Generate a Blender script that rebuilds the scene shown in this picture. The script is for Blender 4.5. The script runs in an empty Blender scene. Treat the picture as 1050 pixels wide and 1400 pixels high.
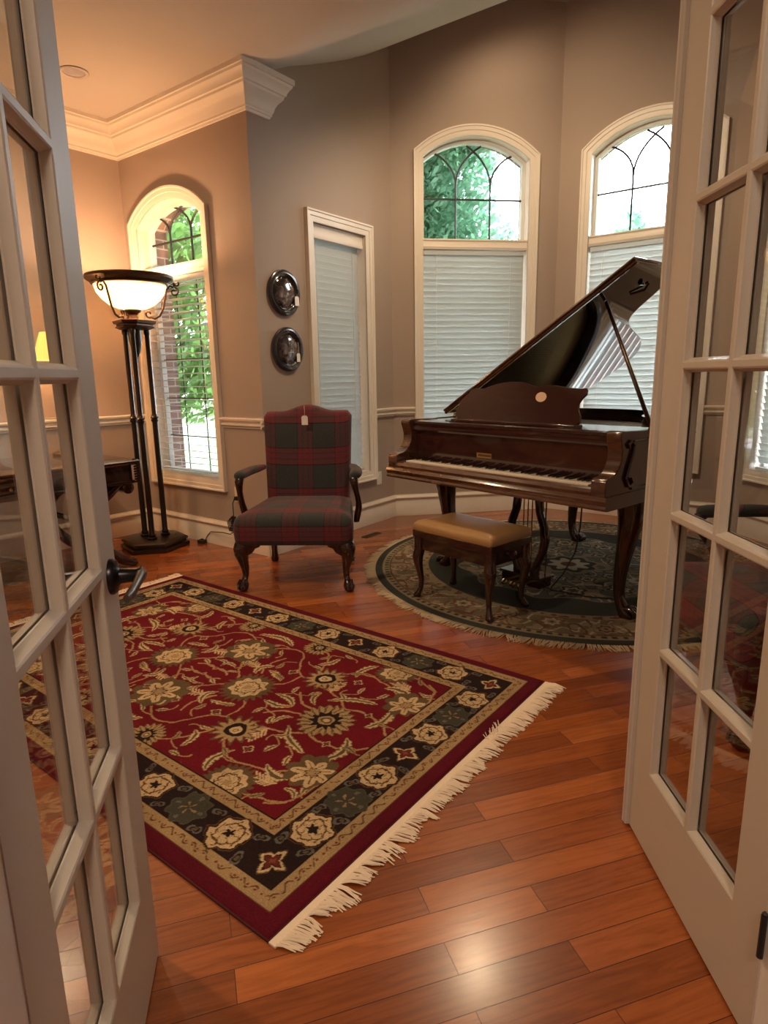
import bpy, math, random
import numpy as np
from mathutils import Vector, Matrix
PI=math.pi
sc=bpy.context.scene
COL=sc.collection
rnd=random.Random(7)
def R(a): return math.radians(a)
def ud(a): return np.array([math.cos(R(a)),math.sin(R(a))])

# ------------------------------------------------------------------ materials
def mat(name,col,rough=.5,metal=0,coat=0,spec=.5,emis=None,es=0,trans=0,bump=None,coatr=.05):
    m=bpy.data.materials.new(name);m.use_nodes=True
    nt=m.node_tree;b=nt.nodes['Principled BSDF']
    b.inputs['Base Color'].default_value=(*col,1);b.inputs['Roughness'].default_value=rough
    b.inputs['Metallic'].default_value=metal;b.inputs['Coat Weight'].default_value=coat
    b.inputs['Coat Roughness'].default_value=coatr
    b.inputs['Specular IOR Level'].default_value=spec
    if emis: b.inputs['Emission Color'].default_value=(*emis,1);b.inputs['Emission Strength'].default_value=es
    if trans: b.inputs['Transmission Weight'].default_value=trans
    if bump: noise_bump(m,*bump)
    return m
def N(m,t,**k):
    n=m.node_tree.nodes.new(t)
    for a,v in k.items():
        if a[0]=='_': n.inputs[int(a[1:]) if a[1:].isdigit() else a[1:].replace('_',' ')].default_value=v
        else: setattr(n,a,v)
    return n
def L(m,a,b): m.node_tree.links.new(a,b)
def noise_bump(m,scale,strength,dist=.002):
    tc=N(m,'ShaderNodeTexCoord');n=N(m,'ShaderNodeTexNoise',_Scale=scale,_Detail=4.0)
    b=N(m,'ShaderNodeBump',_Strength=strength,_Distance=dist)
    L(m,tc.outputs['Object'],n.inputs['Vector']);L(m,n.outputs['Fac'],b.inputs['Height'])
    L(m,b.outputs['Normal'],m.node_tree.nodes['Principled BSDF'].inputs['Normal'])
def ramp(m,stops,interp='LINEAR'):
    r=N(m,'ShaderNodeValToRGB');cr=r.color_ramp;cr.interpolation=interp
    while len(cr.elements)<len(stops): cr.elements.new(.5)
    for e,(p,c) in zip(cr.elements,stops): e.position=p;e.color=(*c,1)
    return r
def math_(m,op,a,b=None):
    n=N(m,'ShaderNodeMath',operation=op)
    for i,x in enumerate((a,b)):
        if x is None: continue
        if isinstance(x,(int,float)): n.inputs[i].default_value=x
        else: L(m,x,n.inputs[i])
    return n.outputs[0]
def wood(name,dark,light,rough=.25,coat=.6,scale=(1,12,12),rot=(0,0,0)):
    m=mat(name,dark,rough,coat=coat)
    tc=N(m,'ShaderNodeTexCoord');mp=N(m,'ShaderNodeMapping');mp.inputs['Scale'].default_value=scale;mp.inputs['Rotation'].default_value=rot
    n=N(m,'ShaderNodeTexNoise',_Scale=4.0,_Detail=6.0,_Distortion=1.2)
    r=ramp(m,[(.3,dark),(.7,light)])
    L(m,tc.outputs['Object'],mp.inputs['Vector']);L(m,mp.outputs['Vector'],n.inputs['Vector']);L(m,n.outputs['Fac'],r.inputs['Fac'])
    L(m,r.outputs['Color'],m.node_tree.nodes['Principled BSDF'].inputs['Base Color'])
    return m
def floor_mat():
    m=mat('hardwood_planks',(.3,.1,.03),.25,coat=.35,coatr=.17)
    b=m.node_tree.nodes['Principled BSDF']
    tc=N(m,'ShaderNodeTexCoord');mp=N(m,'ShaderNodeMapping',vector_type='TEXTURE');mp.inputs['Rotation'].default_value=(0,0,R(17.2));mp.inputs['Location'].default_value=(0,.02,0)
    L(m,tc.outputs['Object'],mp.inputs['Vector'])
    br=N(m,'ShaderNodeTexBrick',offset=.37,offset_frequency=2,squash=1.0)
    br.inputs['Color1'].default_value=(0,0,0,1);br.inputs['Color2'].default_value=(1,1,1,1);br.inputs['Mortar'].default_value=(0,0,0,1)
    br.inputs['Scale'].default_value=1;br.inputs['Mortar Size'].default_value=.0011;br.inputs['Mortar Smooth'].default_value=.4
    br.inputs['Bias'].default_value=0;br.inputs['Brick Width'].default_value=.74;br.inputs['Row Height'].default_value=.0845
    L(m,mp.outputs['Vector'],br.inputs['Vector'])
    # grain: coordinates shifted per plank
    cs=N(m,'ShaderNodeSeparateColor');L(m,br.outputs['Color'],cs.inputs['Color'])
    off=math_(m,'MULTIPLY',cs.outputs[0],37.0)
    cb=N(m,'ShaderNodeCombineXYZ');L(m,off,cb.inputs[0]);L(m,off,cb.inputs[2])
    ad=N(m,'ShaderNodeVectorMath',operation='ADD');L(m,mp.outputs['Vector'],ad.inputs[0]);L(m,cb.outputs[0],ad.inputs[1])
    g=N(m,'ShaderNodeMapping');g.inputs['Scale'].default_value=(1.6,14,1);L(m,ad.outputs[0],g.inputs['Vector'])
    n1=N(m,'ShaderNodeTexNoise',_Scale=2.2,_Detail=8.0,_Roughness=.62,_Distortion=1.6);L(m,g.outputs['Vector'],n1.inputs['Vector'])
    w=N(m,'ShaderNodeTexWave',wave_type='RINGS',_Scale=1.1,_Distortion=9.0,_Detail=3.0);w.inputs['Detail Scale'].default_value=1.2;L(m,g.outputs['Vector'],w.inputs['Vector'])
    base=ramp(m,[(0,(.22,.053,.011)),(.3,(.295,.074,.015)),(.75,(.36,.094,.019)),(1,(.48,.140,.031))])
    L(m,cs.outputs[0],base.inputs['Fac'])
    gr=ramp(m,[(.3,(.62,.55,.5)),(.55,(1,1,1)),(.8,(1.15,1.1,1.05))]);L(m,n1.outputs['Fac'],gr.inputs['Fac'])
    mx=N(m,'ShaderNodeMix',data_type='RGBA',blend_type='MULTIPLY');mx.inputs[0].default_value=.75
    L(m,base.outputs['Color'],mx.inputs[6]);L(m,gr.outputs['Color'],mx.inputs[7])
    wr=ramp(m,[(.0,(.72,.65,.6)),(.35,(1,1,1)),(1,(1,1,1))]);L(m,w.outputs['Fac'],wr.inputs['Fac'])
    m2=N(m,'ShaderNodeMix',data_type='RGBA',blend_type='MULTIPLY');m2.inputs[0].default_value=.45
    L(m,mx.outputs[2],m2.inputs[6]);L(m,wr.outputs['Color'],m2.inputs[7])
    m3=N(m,'ShaderNodeMix',data_type='RGBA');L(m,br.outputs['Fac'],m3.inputs[0]);L(m,m2.outputs[2],m3.inputs[6]);m3.inputs[7].default_value=(.05,.015,.006,1)
    L(m,m3.outputs[2],b.inputs['Base Color'])
    bp=N(m,'ShaderNodeBump',_Strength=.35,_Distance=.0012)
    h=math_(m,'SUBTRACT',math_(m,'MULTIPLY',n1.outputs['Fac'],.25),br.outputs['Fac'])
    # each plank tips very slightly
    t=math_(m,'ADD',h,math_(m,'MULTIPLY',cs.outputs[0],.3));L(m,t,bp.inputs['Height']);L(m,bp.outputs['Normal'],b.inputs['Normal']);L(m,bp.outputs['Normal'],b.inputs['Coat Normal'])
    return m
def plaid_mat():
    m=mat('tartan_wool',(.1,.03,.03),.9,spec=.2)
    b=m.node_tree.nodes['Principled BSDF'];b.inputs['Sheen Weight'].default_value=.15
    tc=N(m,'ShaderNodeTexCoord');s=N(m,'ShaderNodeSeparateXYZ');L(m,tc.outputs['Object'],s.inputs[0])
    red=(.140,.024,.030);grn=(.038,.040,.041);plum=(.072,.028,.036);blk=(.010,.006,.010)
    def stripes(v,period,phase):
        f=math_(m,'FRACT',math_(m,'ADD',math_(m,'DIVIDE',v,period),phase+20.0))
        r=ramp(m,[(0,grn),(.25,grn),(.57,blk),(.59,red),(.70,plum),(.74,red),(.84,plum),(.88,red),(.98,blk),(1,blk)],'CONSTANT');L(m,f,r.inputs['Fac']);return r
    x=stripes(s.outputs[0],.255,.83);w=math_(m,'SUBTRACT',s.outputs[2],s.outputs[1]);y=stripes(w,.235,.711)
    mx=N(m,'ShaderNodeMix',data_type='RGBA');mx.inputs[0].default_value=.64
    L(m,x.outputs['Color'],mx.inputs[6]);L(m,y.outputs['Color'],mx.inputs[7])
    n=N(m,'ShaderNodeTexNoise',_Scale=220.0,_Detail=2.0);L(m,tc.outputs['Object'],n.inputs['Vector'])
    r=ramp(m,[(.3,(.8,.8,.8)),(.7,(1.2,1.2,1.2))]);L(m,n.outputs['Fac'],r.inputs['Fac'])
    m2=N(m,'ShaderNodeMix',data_type='RGBA',blend_type='MULTIPLY');m2.inputs[0].default_value=1
    L(m,mx.outputs[2],m2.inputs[6]);L(m,r.outputs['Color'],m2.inputs[7]);L(m,m2.outputs[2],b.inputs['Base Color'])
    bp=N(m,'ShaderNodeBump',_Strength=.3,_Distance=.001);L(m,n.outputs['Fac'],bp.inputs['Height']);L(m,bp.outputs['Normal'],b.inputs['Normal'])
    return m
def attr_mat(name,sheen=.1,scale=300,st=.5):
    m=mat(name,(.2,.1,.1),.95,spec=.1)
    b=m.node_tree.nodes['Principled BSDF'];a=N(m,'ShaderNodeVertexColor',layer_name='pattern')
    tc=N(m,'ShaderNodeTexCoord');n=N(m,'ShaderNodeTexNoise',_Scale=float(scale),_Detail=3.0);L(m,tc.outputs['Object'],n.inputs['Vector'])
    r=ramp(m,[(.3,(.72,.72,.72)),(.7,(1.25,1.25,1.25))]);L(m,n.outputs['Fac'],r.inputs['Fac'])
    mx=N(m,'ShaderNodeMix',data_type='RGBA',blend_type='MULTIPLY');mx.inputs[0].default_value=1
    L(m,a.outputs['Color'],mx.inputs[6]);L(m,r.outputs['Color'],mx.inputs[7]);L(m,mx.outputs[2],b.inputs['Base Color'])
    bp=N(m,'ShaderNodeBump',_Strength=st,_Distance=.003);L(m,n.outputs['Fac'],bp.inputs['Height']);L(m,bp.outputs['Normal'],b.inputs['Normal'])
    return m
def glass_mat(name,tint=(1,1,1),ior=1.5,rough=.0):
    m=bpy.data.materials.new(name);m.use_nodes=True;nt=m.node_tree;nt.nodes.clear()
    o=N(m,'ShaderNodeOutputMaterial');mix=N(m,'ShaderNodeMixShader');t=N(m,'ShaderNodeBsdfTransparent');g=N(m,'ShaderNodeBsdfGlossy');lw=N(m,'ShaderNodeLayerWeight')
    f0=((ior-1)/(ior+1))**2;fr=math_(m,'ADD',math_(m,'MULTIPLY',math_(m,'POWER',lw.outputs['Facing'],5.0),1-f0),f0)
    t.inputs['Color'].default_value=(*tint,1);g.inputs['Roughness'].default_value=rough
    L(m,fr,mix.inputs[0]);L(m,t.outputs[0],mix.inputs[1]);L(m,g.outputs[0],mix.inputs[2]);L(m,mix.outputs[0],o.inputs['Surface'])
    return m
def translucent_mat(name,col,tr,fac=.4,rough=.6):
    m=mat(name,col,rough);nt=m.node_tree;b=nt.nodes['Principled BSDF'];o=nt.nodes['Material Output']
    t=N(m,'ShaderNodeBsdfTranslucent');t.inputs['Color'].default_value=(*tr,1);mx=N(m,'ShaderNodeMixShader');mx.inputs[0].default_value=fac
    L(m,b.outputs[0],mx.inputs[1]);L(m,t.outputs[0],mx.inputs[2]);L(m,mx.outputs[0],o.inputs['Surface'])
    return m
def brick_mat():
    m=mat('brick',(.3,.15,.1),.9);b=m.node_tree.nodes['Principled BSDF']
    tc=N(m,'ShaderNodeTexCoord');s=N(m,'ShaderNodeSeparateXYZ');L(m,tc.outputs['Object'],s.inputs[0]);c=N(m,'ShaderNodeCombineXYZ')
    L(m,math_(m,'ADD',s.outputs[0],s.outputs[1]),c.inputs[0]);L(m,s.outputs[2],c.inputs[1])
    br=N(m,'ShaderNodeTexBrick');br.inputs['Scale'].default_value=1;br.inputs['Brick Width'].default_value=.2;br.inputs['Row Height'].default_value=.068;br.inputs['Mortar Size'].default_value=.006
    br.inputs['Color1'].default_value=(.22,.12,.09,1);br.inputs['Color2'].default_value=(.14,.08,.07,1);br.inputs['Mortar'].default_value=(.4,.37,.33,1)
    L(m,c.outputs[0],br.inputs['Vector']);L(m,br.outputs['Color'],b.inputs['Base Color']);return m

M={}
M['wall']=mat('taupe_wall_paint',(.385,.300,.250),.75,spec=.25,bump=(180,.12,.001))
M['ceil']=mat('ceiling_paint',(.50,.44,.395),.85,spec=.2,bump=(60,.1,.001))
M['trim']=mat('cream_trim_paint',(.74,.66,.57),.38,spec=.45)
M['door']=mat('cream_door_paint',(.55,.47,.39),.42,spec=.45)
M['hall']=mat('hall_paint',(.55,.50,.43),.8)
M['floor']=floor_mat()
M['glass']=glass_mat('window_glass')
M['doorglass']=glass_mat('door_glass',tint=(.97,.98,.98),ior=1.5)
M['lead']=mat('dark_leading',(.03,.03,.035),.5,metal=.5)
M['sash']=mat('white_sash_paint',(.62,.64,.62),.4)
M['blind']=translucent_mat('white_blind_slats',(.66,.67,.66),(.66,.72,.72),.30,.5)
M['cord']=mat('blind_cord',(.8,.8,.78),.8)
M['brick']=brick_mat()
M['maho']=wood('dark_mahogany',(.016,.005,.004),(.036,.010,.008),.18,.8,(8,1,8))
M['maho2']=wood('piano_mahogany',(.024,.006,.006),(.052,.015,.012),.16,.9,(1,6,10))
M['walnut']=wood('lighter_walnut_trim',(.050,.018,.009),(.11,.042,.020),.2,.8,(2,8,8))
M['ebony']=mat('black_lacquer',(.006,.007,.012),.06,coat=1.0,coatr=.02)
M['white_key']=mat('ivory_key',(.78,.68,.55),.3)
M['black_key']=mat('black_key',(.01,.01,.012),.25)
M['gold']=mat('gold_plate',(.55,.36,.14),.35,metal=.9)
M['plategold']=mat('iron_plate',(.45,.27,.10),.35,metal=.6)
M['glint']=mat('painted_reflection',(.85,.62,.45),.3)  # flat pale colour standing in for a reflection on the music desk
M['brass']=mat('polished_brass',(.80,.60,.26),.18,metal=1)
M['bronze']=mat('dark_bronze',(.030,.018,.014),.32,metal=.55,coat=.3)
M['bronze2']=mat('brushed_bronze',(.06,.030,.020),.4,metal=.7)
M['steel']=mat('aged_pewter',(.035,.033,.037),.3,metal=.9)
M['steel2']=mat('worn_nickel',(.15,.13,.11),.38,metal=.8)
M['plaid']=plaid_mat()
M['leather']=mat('tan_leather',(.36,.20,.075),.45,bump=(90,.25,.001))
M['tag']=mat('price_tag_card',(.85,.80,.80),.7)
M['string']=mat('white_string',(.8,.75,.72),.8)
M['black']=mat('black_rubber',(.012,.012,.014),.5)
M['teal']=mat('teal_label',(.10,.45,.42),.4)
M['outlet']=mat('ivory_plastic',(.70,.60,.42),.4)
M['outletw']=mat('white_plastic',(.74,.70,.64),.4)
M['vent']=mat('vent_brown',(.09,.05,.03),.4,metal=.4)
M['fringe']=mat('cream_cotton',(.82,.66,.50),.95)
M['fringe2']=mat('tan_cotton',(.50,.38,.25),.95)
M['rug']=attr_mat('red_rug_pile')
M['rrug']=attr_mat('green_rug_pile')
M['rugback']=mat('rug_edge_maroon',(.06,.006,.009),.95)
M['bowl']=translucent_mat('alabaster_glass',(.9,.80,.62),(.95,.84,.66),.75,.4)
M['bulb']=mat('lamp_bulb',(1,1,1),.5,emis=(1,.80,.5),es=150)
M['canoff']=mat('dim_lens',(.30,.25,.22),.2,emis=(1,.7,.5),es=.05)
M['shade']=mat('yellow_lampshade',(.8,.5,.15),.8,emis=(1,.52,.10),es=1.15)
M['canlens']=mat('ceiling_light_lens',(.9,.85,.8),.5,emis=(1,.80,.6),es=2.0)
M['silverplate']=mat('smoked_glass_picture',(.05,.045,.045),.08,coat=1)
M['pewter']=mat('ebony_frame',(.022,.018,.020),.22,coat=.7)
M['bark']=mat('bark',(.10,.075,.06),.9)
M['leafA']=translucent_mat('leaf_green',(.085,.17,.055),(.18,.36,.09),.5)
M['leafB']=translucent_mat('leaf_teal_green',(.13,.27,.18),(.26,.52,.34),.5)
M['lawn']=mat('lawn_grass',(.085,.12,.06),.95)
M['drive']=mat('pale_driveway',(.34,.33,.32),.9)

# ------------------------------------------------------------------ mesh builder
class MB:
    def __init__(s): s.v=[];s.f=[];s.m=[]
    def add(s,vs,fs,m=0):
        o=len(s.v);s.v+=[tuple(map(float,p)) for p in vs];s.f+=[tuple(i+o for i in f) for f in fs];s.m+=[m]*len(fs);return s
    def box(s,x0,x1,y0,y1,z0,z1,m=0,T=None):
        vs=[(x,y,z) for z in(z0,z1) for y in(y0,y1) for x in(x0,x1)]
        if T: vs=[T(*p) for p in vs]
        return s.add(vs,[(0,2,3,1),(4,5,7,6),(0,1,5,4),(2,6,7,3),(0,4,6,2),(1,3,7,5)],m)
    def prism(s,poly,h0,h1,T=lambda a,b,h:(a,b,h),m=0):
        n=len(poly);vs=[T(a,b,h0) for a,b in poly]+[T(a,b,h1) for a,b in poly]
        fs=[tuple(range(n))[::-1],tuple(range(n,2*n))]+[(i,(i+1)%n,n+(i+1)%n,n+i) for i in range(n)]
        return s.add(vs,fs,m)
    def rings(s,rs,cap0=True,cap1=True,m=0,closed=False):
        n=len(rs[0]);vs=[p for r in rs for p in r];fs=[]
        k=len(rs)
        for j in range(k if closed else k-1):
            a=j*n;b=((j+1)%k)*n
            for i in range(n): fs.append((a+i,a+(i+1)%n,b+(i+1)%n,b+i))
        if not closed:
            if cap0: fs.append(tuple(range(n))[::-1])
            if cap1: fs.append(tuple(range((k-1)*n,k*n)))
        return s.add(vs,fs,m)
    def lathe(s,prof,n=32,c=(0,0,0),m=0,cap0=True,cap1=True,flute=0,fl=(0,0)):
        rs=[]
        for r,z in prof:
            rr=max(r,1e-4);ring=[]
            for i in range(n):
                a=2*PI*i/n;k=1+(flute*math.cos(a*fl[1]) if fl[0]<=z<=2 and fl[1] and z>=fl[0] else 0)
                ring.append((c[0]+rr*k*math.cos(a),c[1]+rr*k*math.sin(a),c[2]+z))
            rs.append(ring)
        return s.rings(rs,cap0,cap1,m)
    def loft(s,secs,n=12,m=0,p=2.0):  # secs: (x,y,z,wx,wy) horizontal super-ellipse sections
        rs=[]
        for x,y,z,wx,wy in secs:
            ring=[]
            for i in range(n):
                a=2*PI*i/n+PI/n;ca,sa=math.cos(a),math.sin(a)
                ring.append((x+wx*math.copysign(abs(ca)**(2/p),ca),y+wy*math.copysign(abs(sa)**(2/p),sa),z))
            rs.append(ring)
        return s.rings(rs,True,True,m)
    def tube(s,path,r,n=8,m=0,flat=1.0,closed=False):
        P=[Vector(p) for p in path];k=len(P);rs=[]
        rad=r if isinstance(r,(list,tuple)) else [r]*k
        up=None
        for i in range(k):
            if closed: t=(P[(i+1)%k]-P[i-1])
            else: t=(P[min(i+1,k-1)]-P[max(i-1,0)])
            t.normalize()
            if up is None:
                up=Vector((0,0,1)) if abs(t.z)<.9 else Vector((1,0,0))
            up=(up-t*up.dot(t)).normalized();b=t.cross(up)
            rs.append([tuple(P[i]+up*(math.cos(2*PI*j/n)*rad[i])+b*(math.sin(2*PI*j/n)*rad[i]*flat)) for j in range(n)])
        return s.rings(rs,m=m,closed=closed)
    def build(s,name,mats,parent=None,loc=(0,0,0),rot=(0,0,0),smooth=35,bevel=0,subsurf=0,kind=None):
        me=bpy.data.meshes.new(name);me.from_pydata(s.v,[],s.f);
        if not isinstance(mats,(list,tuple)): mats=[mats]
        for x in mats: me.materials.append(M[x])
        me.polygons.foreach_set('material_index',s.m)
        import bmesh
        bm=bmesh.new();bm.from_mesh(me);bmesh.ops.recalc_face_normals(bm,faces=bm.faces);bm.to_mesh(me);bm.free()
        if smooth:
            me.polygons.foreach_set('use_smooth',[True]*len(me.polygons));me.set_sharp_from_angle(angle=R(smooth))
        o=bpy.data.objects.new(name,me);COL.objects.link(o)
        o.location=loc;o.rotation_euler=rot
        if parent: o.parent=parent
        if bevel:
            b=o.modifiers.new('bevel','BEVEL');b.width=bevel;b.segments=2;b.limit_method='ANGLE';b.angle_limit=R(40)
        if subsurf:
            b=o.modifiers.new('sub','SUBSURF');b.levels=b.render_levels=subsurf
        if kind: o['kind']=kind
        return o
def empty(name,loc=(0,0,0),rz=0,label=None,cat=None,group=None,kind=None):
    o=bpy.data.objects.new(name,None);COL.objects.link(o);o.location=loc;o.rotation_euler=(0,0,rz);o.empty_display_size=.05
    tag(o,label,cat,group,kind);return o
def tag(o,label=None,cat=None,group=None,kind=None):
    if label:o['label']=label
    if cat:o['category']=cat
    if group:o['group']=group
    if kind:o['kind']=kind
    return o
def arc(cx,cy,r,a0,a1,n):
    return [(cx+r*math.cos(R(a0+(a1-a0)*i/n)),cy+r*math.sin(R(a0+(a1-a0)*i/n))) for i in range(n+1)]

# ------------------------------------------------------------------ plan of the room
E0=np.array([-.834,4.454]);C0=np.array([.102,5.740])
D1=C0+1.5*ud(9);E1=D1+1.5*ud(-36);F1=E1+1.5*ud(-81);G1=F1+1.5*ud(-126)
G=E0+1.495*ud(142.5)
HL=np.array([-.4205,.591]);HR=np.array([.686,.967])   # hinge lines of the two doors
A0=G-4.0*ud(51)
K=HL+1.53*ud(198.8)
BR=HR+2.469*ud(18.8)
class Wall:
    def __init__(s,p,q): s.p=np.array(p);s.q=np.array(q);d=s.q-s.p;s.len=float(np.linalg.norm(d));s.u=d/s.len;s.n=np.array([s.u[1],-s.u[0]])
    def __call__(s,a,d,z): p=s.p+s.u*a+s.n*d;return (p[0],p[1],z)
walls={'left':Wall(A0,G),'back_left':Wall(G,E0),'bay_left':Wall(E0,C0),'bay_back_left':Wall(C0,D1),'bay_back_right':Wall(D1,E1),
 'bay_right':Wall(E1,F1),'bay_front_right':Wall(F1,G1),'back_right':Wall(G1,BR),'far_left':Wall(K,A0)}
T54=ud(54)
CP=[(-9,3.165),(-.12,3.165),(0,3.175),(.12,3.205),(.25,3.255),(.427,3.337),(.62,3.41),(.83,3.4955),(1.04,3.585),(1.25,3.686),(1.4,3.765),(1.55,3.85),(1.75,3.98),(2.0,4.12),(2.2,4.235),(2.27,4.268),(2.32,4.275),(5.5,4.275)]
# ceiling
b=MB();S54=ud(-36)
vs=[];fs=[]
for i,(t,z) in enumerate(CP):
    lo,hi=(-5,6.5) if t<-.01 else (-5,6.5)
    for s_ in (lo,hi):
        p=E0+T54*t+S54*s_;vs.append((p[0],p[1],z))
for i in range(len(CP)-1): fs.append((2*i,2*i+1,2*i+3,2*i+2))
me=b.add(vs,fs)
ce=b.build('ceiling','ceil',kind='structure',smooth=60)
# floor
fl=MB();fl.box(-6.5,5.5,-4.2,7.2,-.05,0);fl.build('floor','floor',kind='structure',smooth=0)

TH=.15
wins={ # wall: (s0,s1 inner opening,z0,spring z,apex z,arched,bar z0,z1)
 'back_left':dict(s0=.172,s1=.968,z0=.52,zs=2.425,za=2.575,bar=(2.045,2.125),n=1),
 'bay_left':dict(s0=.588,s1=1.212,z0=.475,zs=2.385,za=2.385,bar=None,n=2),
 'bay_back_left':dict(s0=.278,s1=1.222,z0=.52,zs=3.075,za=3.245,bar=(2.345,2.43),n=3),
 'bay_back_right':dict(s0=.278,s1=1.222,z0=.52,zs=3.075,za=3.245,bar=(2.345,2.43),n=4),
 'bay_right':dict(s0=.278,s1=1.222,z0=.52,zs=2.385,za=2.385,bar=None,n=5)}
def arch(w,s):
    h=w['za']-w['zs']
    if h<=0: return w['zs']
    c=(w['s0']+w['s1'])/2;hw=(w['s1']-w['s0'])/2;rad=(hw*hw+h*h)/(2*h)
    return w['za']-rad+math.sqrt(max(rad*rad-(s-c)**2,0))
def wallmesh(W,w,top,d0,d1,mb,m=0,grow=0,ext=(0,0)):
    L_=W.len
    if not w:
        mb.box(-ext[0],L_+ext[1],d1,d0,0,top,m,T=W);return
    s0,s1,z0=w['s0']-grow,w['s1']+grow,w['z0']-grow
    mb.box(-ext[0],s0,d1,d0,0,top,m,T=W);mb.box(s1,L_+ext[1],d1,d0,0,top,m,T=W);mb.box(s0,s1,d1,d0,0,z0,m,T=W)
    n=28;ss=[w['s0']+(w['s1']-w['s0'])*i/n for i in range(n+1)]
    zs=[arch(w,s)+grow for s in ss];ss[0]=s0;ss[-1]=s1
    vs=[];fs=[]
    for s,z in zip(ss,zs): vs+=[W(s,d0,z),W(s,d0,top),W(s,d1,z),W(s,d1,top)]
    for i in range(n):
        a=4*i;c=a+4;fs+=[(a,c,c+1,a+1),(a+2,a+3,c+3,c+2),(a,a+2,c+2,c),(a+1,c+1,c+3,a+3)]
    fs+=[(0,1,3,2),(4*n,4*n+2,4*n+3,4*n+1)]
    mb.add(vs,fs,m)
for nm,W in walls.items():
    top=4.5 if nm.startswith('bay') else 3.3
    ext=(.06,.06) if nm not in('bay_left',) else (-.0,.06)
    if nm=='back_left': ext=(.15,-.02)
    b=MB();wallmesh(W,wins.get(nm),top,0,-TH,b,0,grow=.007,ext=ext)
    b.build('wall_'+nm,'wall',kind='structure',smooth=0)
    if nm in wins:
        b=MB();wallmesh(W,wins[nm],top+.3 if top>4 else 4.6,-TH-.005,-TH-.12,b,0,grow=.012,ext=(-.25 if nm=='bay_left' else .1,-.25 if nm=='back_left' else .1))
        b.build('wall_outside_'+nm,'brick',kind='structure',smooth=0)
# front wall with doorway, and the hall behind the camera
FW=Wall(BR,K)
sR=float((HR-BR)@FW.u);sL=float((HL-BR)@FW.u)
DZ=2.485;JT=.03
b=MB()
b.box(-.1,sR-JT,-TH,0,0,3.3,T=FW);b.box(sL+JT,FW.len+.1,-TH,0,0,3.3,T=FW);b.box(sR-JT,sL+JT,-TH,0,DZ+JT,3.3,T=FW)
b.build('wall_front','wall',kind='structure',smooth=0)
b=MB()
for s0,s1 in((sR-JT,sR-.002),(sL+.002,sL+JT)): b.box(s0,s1,-TH-.005,.005,0,DZ+JT,T=FW)
b.box(sR-.002,sL+.002,-TH-.005,.005,DZ,DZ+JT,T=FW)
# door stop strip
for s0,s1 in((sR-.002,sR+.012),(sL-.012,sL+.002)): b.box(s0,s1,-TH+.01,-.055,0,DZ,T=FW)
b.build('trim_1','trim',kind='structure',bevel=.002)
def casing_prof(w): return [(0,0),(0,.012),(.012,.016),(w*.45,.018),(w*.5,.024),(w*.8,.027),(w*.86,.033),(w,.033),(w,0)]
def sweep2d(mb,path,prof,W,closed=True,m=0,d0=0,flip=1):
    # path: 2-D points (s,z); prof: (offset outwards, depth)
    n=len(path);rs=[]
    for i in range(n):
        p=np.array(path[i]);a=np.array(path[i-1]) if (closed or i>0) else None;c=np.array(path[(i+1)%n]) if (closed or i<n-1) else None
        def nr(x,y): d=y-x;d=d/np.linalg.norm(d);return np.array([d[1],-d[0]])
        if a is None: o=nr(p,c)
        elif c is None: o=nr(a,p)
        else:
            n1,n2=nr(a,p),nr(p,c);o=(n1+n2)/(1+n1@n2)
        o=o*flip
        rs.append([W(p[0]+o[0]*w_,d0+dd,p[1]+o[1]*w_) for w_,dd in prof])
    return mb.rings(rs,m=m,closed=closed)
def opening_path(w,g=0,z1=None,z0=None):
    s0,s1=w['s0']-g,w['s1']+g;zb=(w['z0'] if z0 is None else z0)-g
    n=24
    if w['za']>w['zs'] and z1 is None:
        top=[(s,arch(w,s)+g) for s in [w['s0']+(w['s1']-w['s0'])*i/n for i in range(n+1)]]
        top[0]=(s0,top[0][1]-g*.3);top[-1]=(s1,top[-1][1]-g*.3)
    else:
        z=(w['zs'] if z1 is None else z1)+g;top=[(s0,z),(s1,z)]
    return [(s0,zb)]+top+[(s1,zb)]     # goes up the left, over, down the right  (outward = left of travel)
# hall
b=MB()
for p,q in (((-3.2,-.5),(-3.2,-3.4)),((-3.2,-3.4),(3.4,-3.4)),((3.4,-3.4),(3.4,1.6))):
    W=Wall(p,q) ;b.box(-.1,W.len+.1,-.1,0,0,2.8,T=W)
b.build('wall_hall','hall',kind='structure',smooth=0)
b=MB();pl=[(-3.4,-3.6),(3.6,-3.6),(3.6,2.0)];
pB=FW(-.6,-TH,0);pK=FW(FW.len+1.6,-TH,0)
b.prism([(-3.6,-3.6),(3.6,-3.6),(pB[0]+.3,pB[1]),(pK[0],pK[1])],2.8,2.9);b.build('ceiling_hall','ceil',kind='structure',smooth=0)
b=MB();b.box(-.5,FW.len+1.8,-TH-.02,-TH,2.5,3.3,T=FW)
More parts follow.
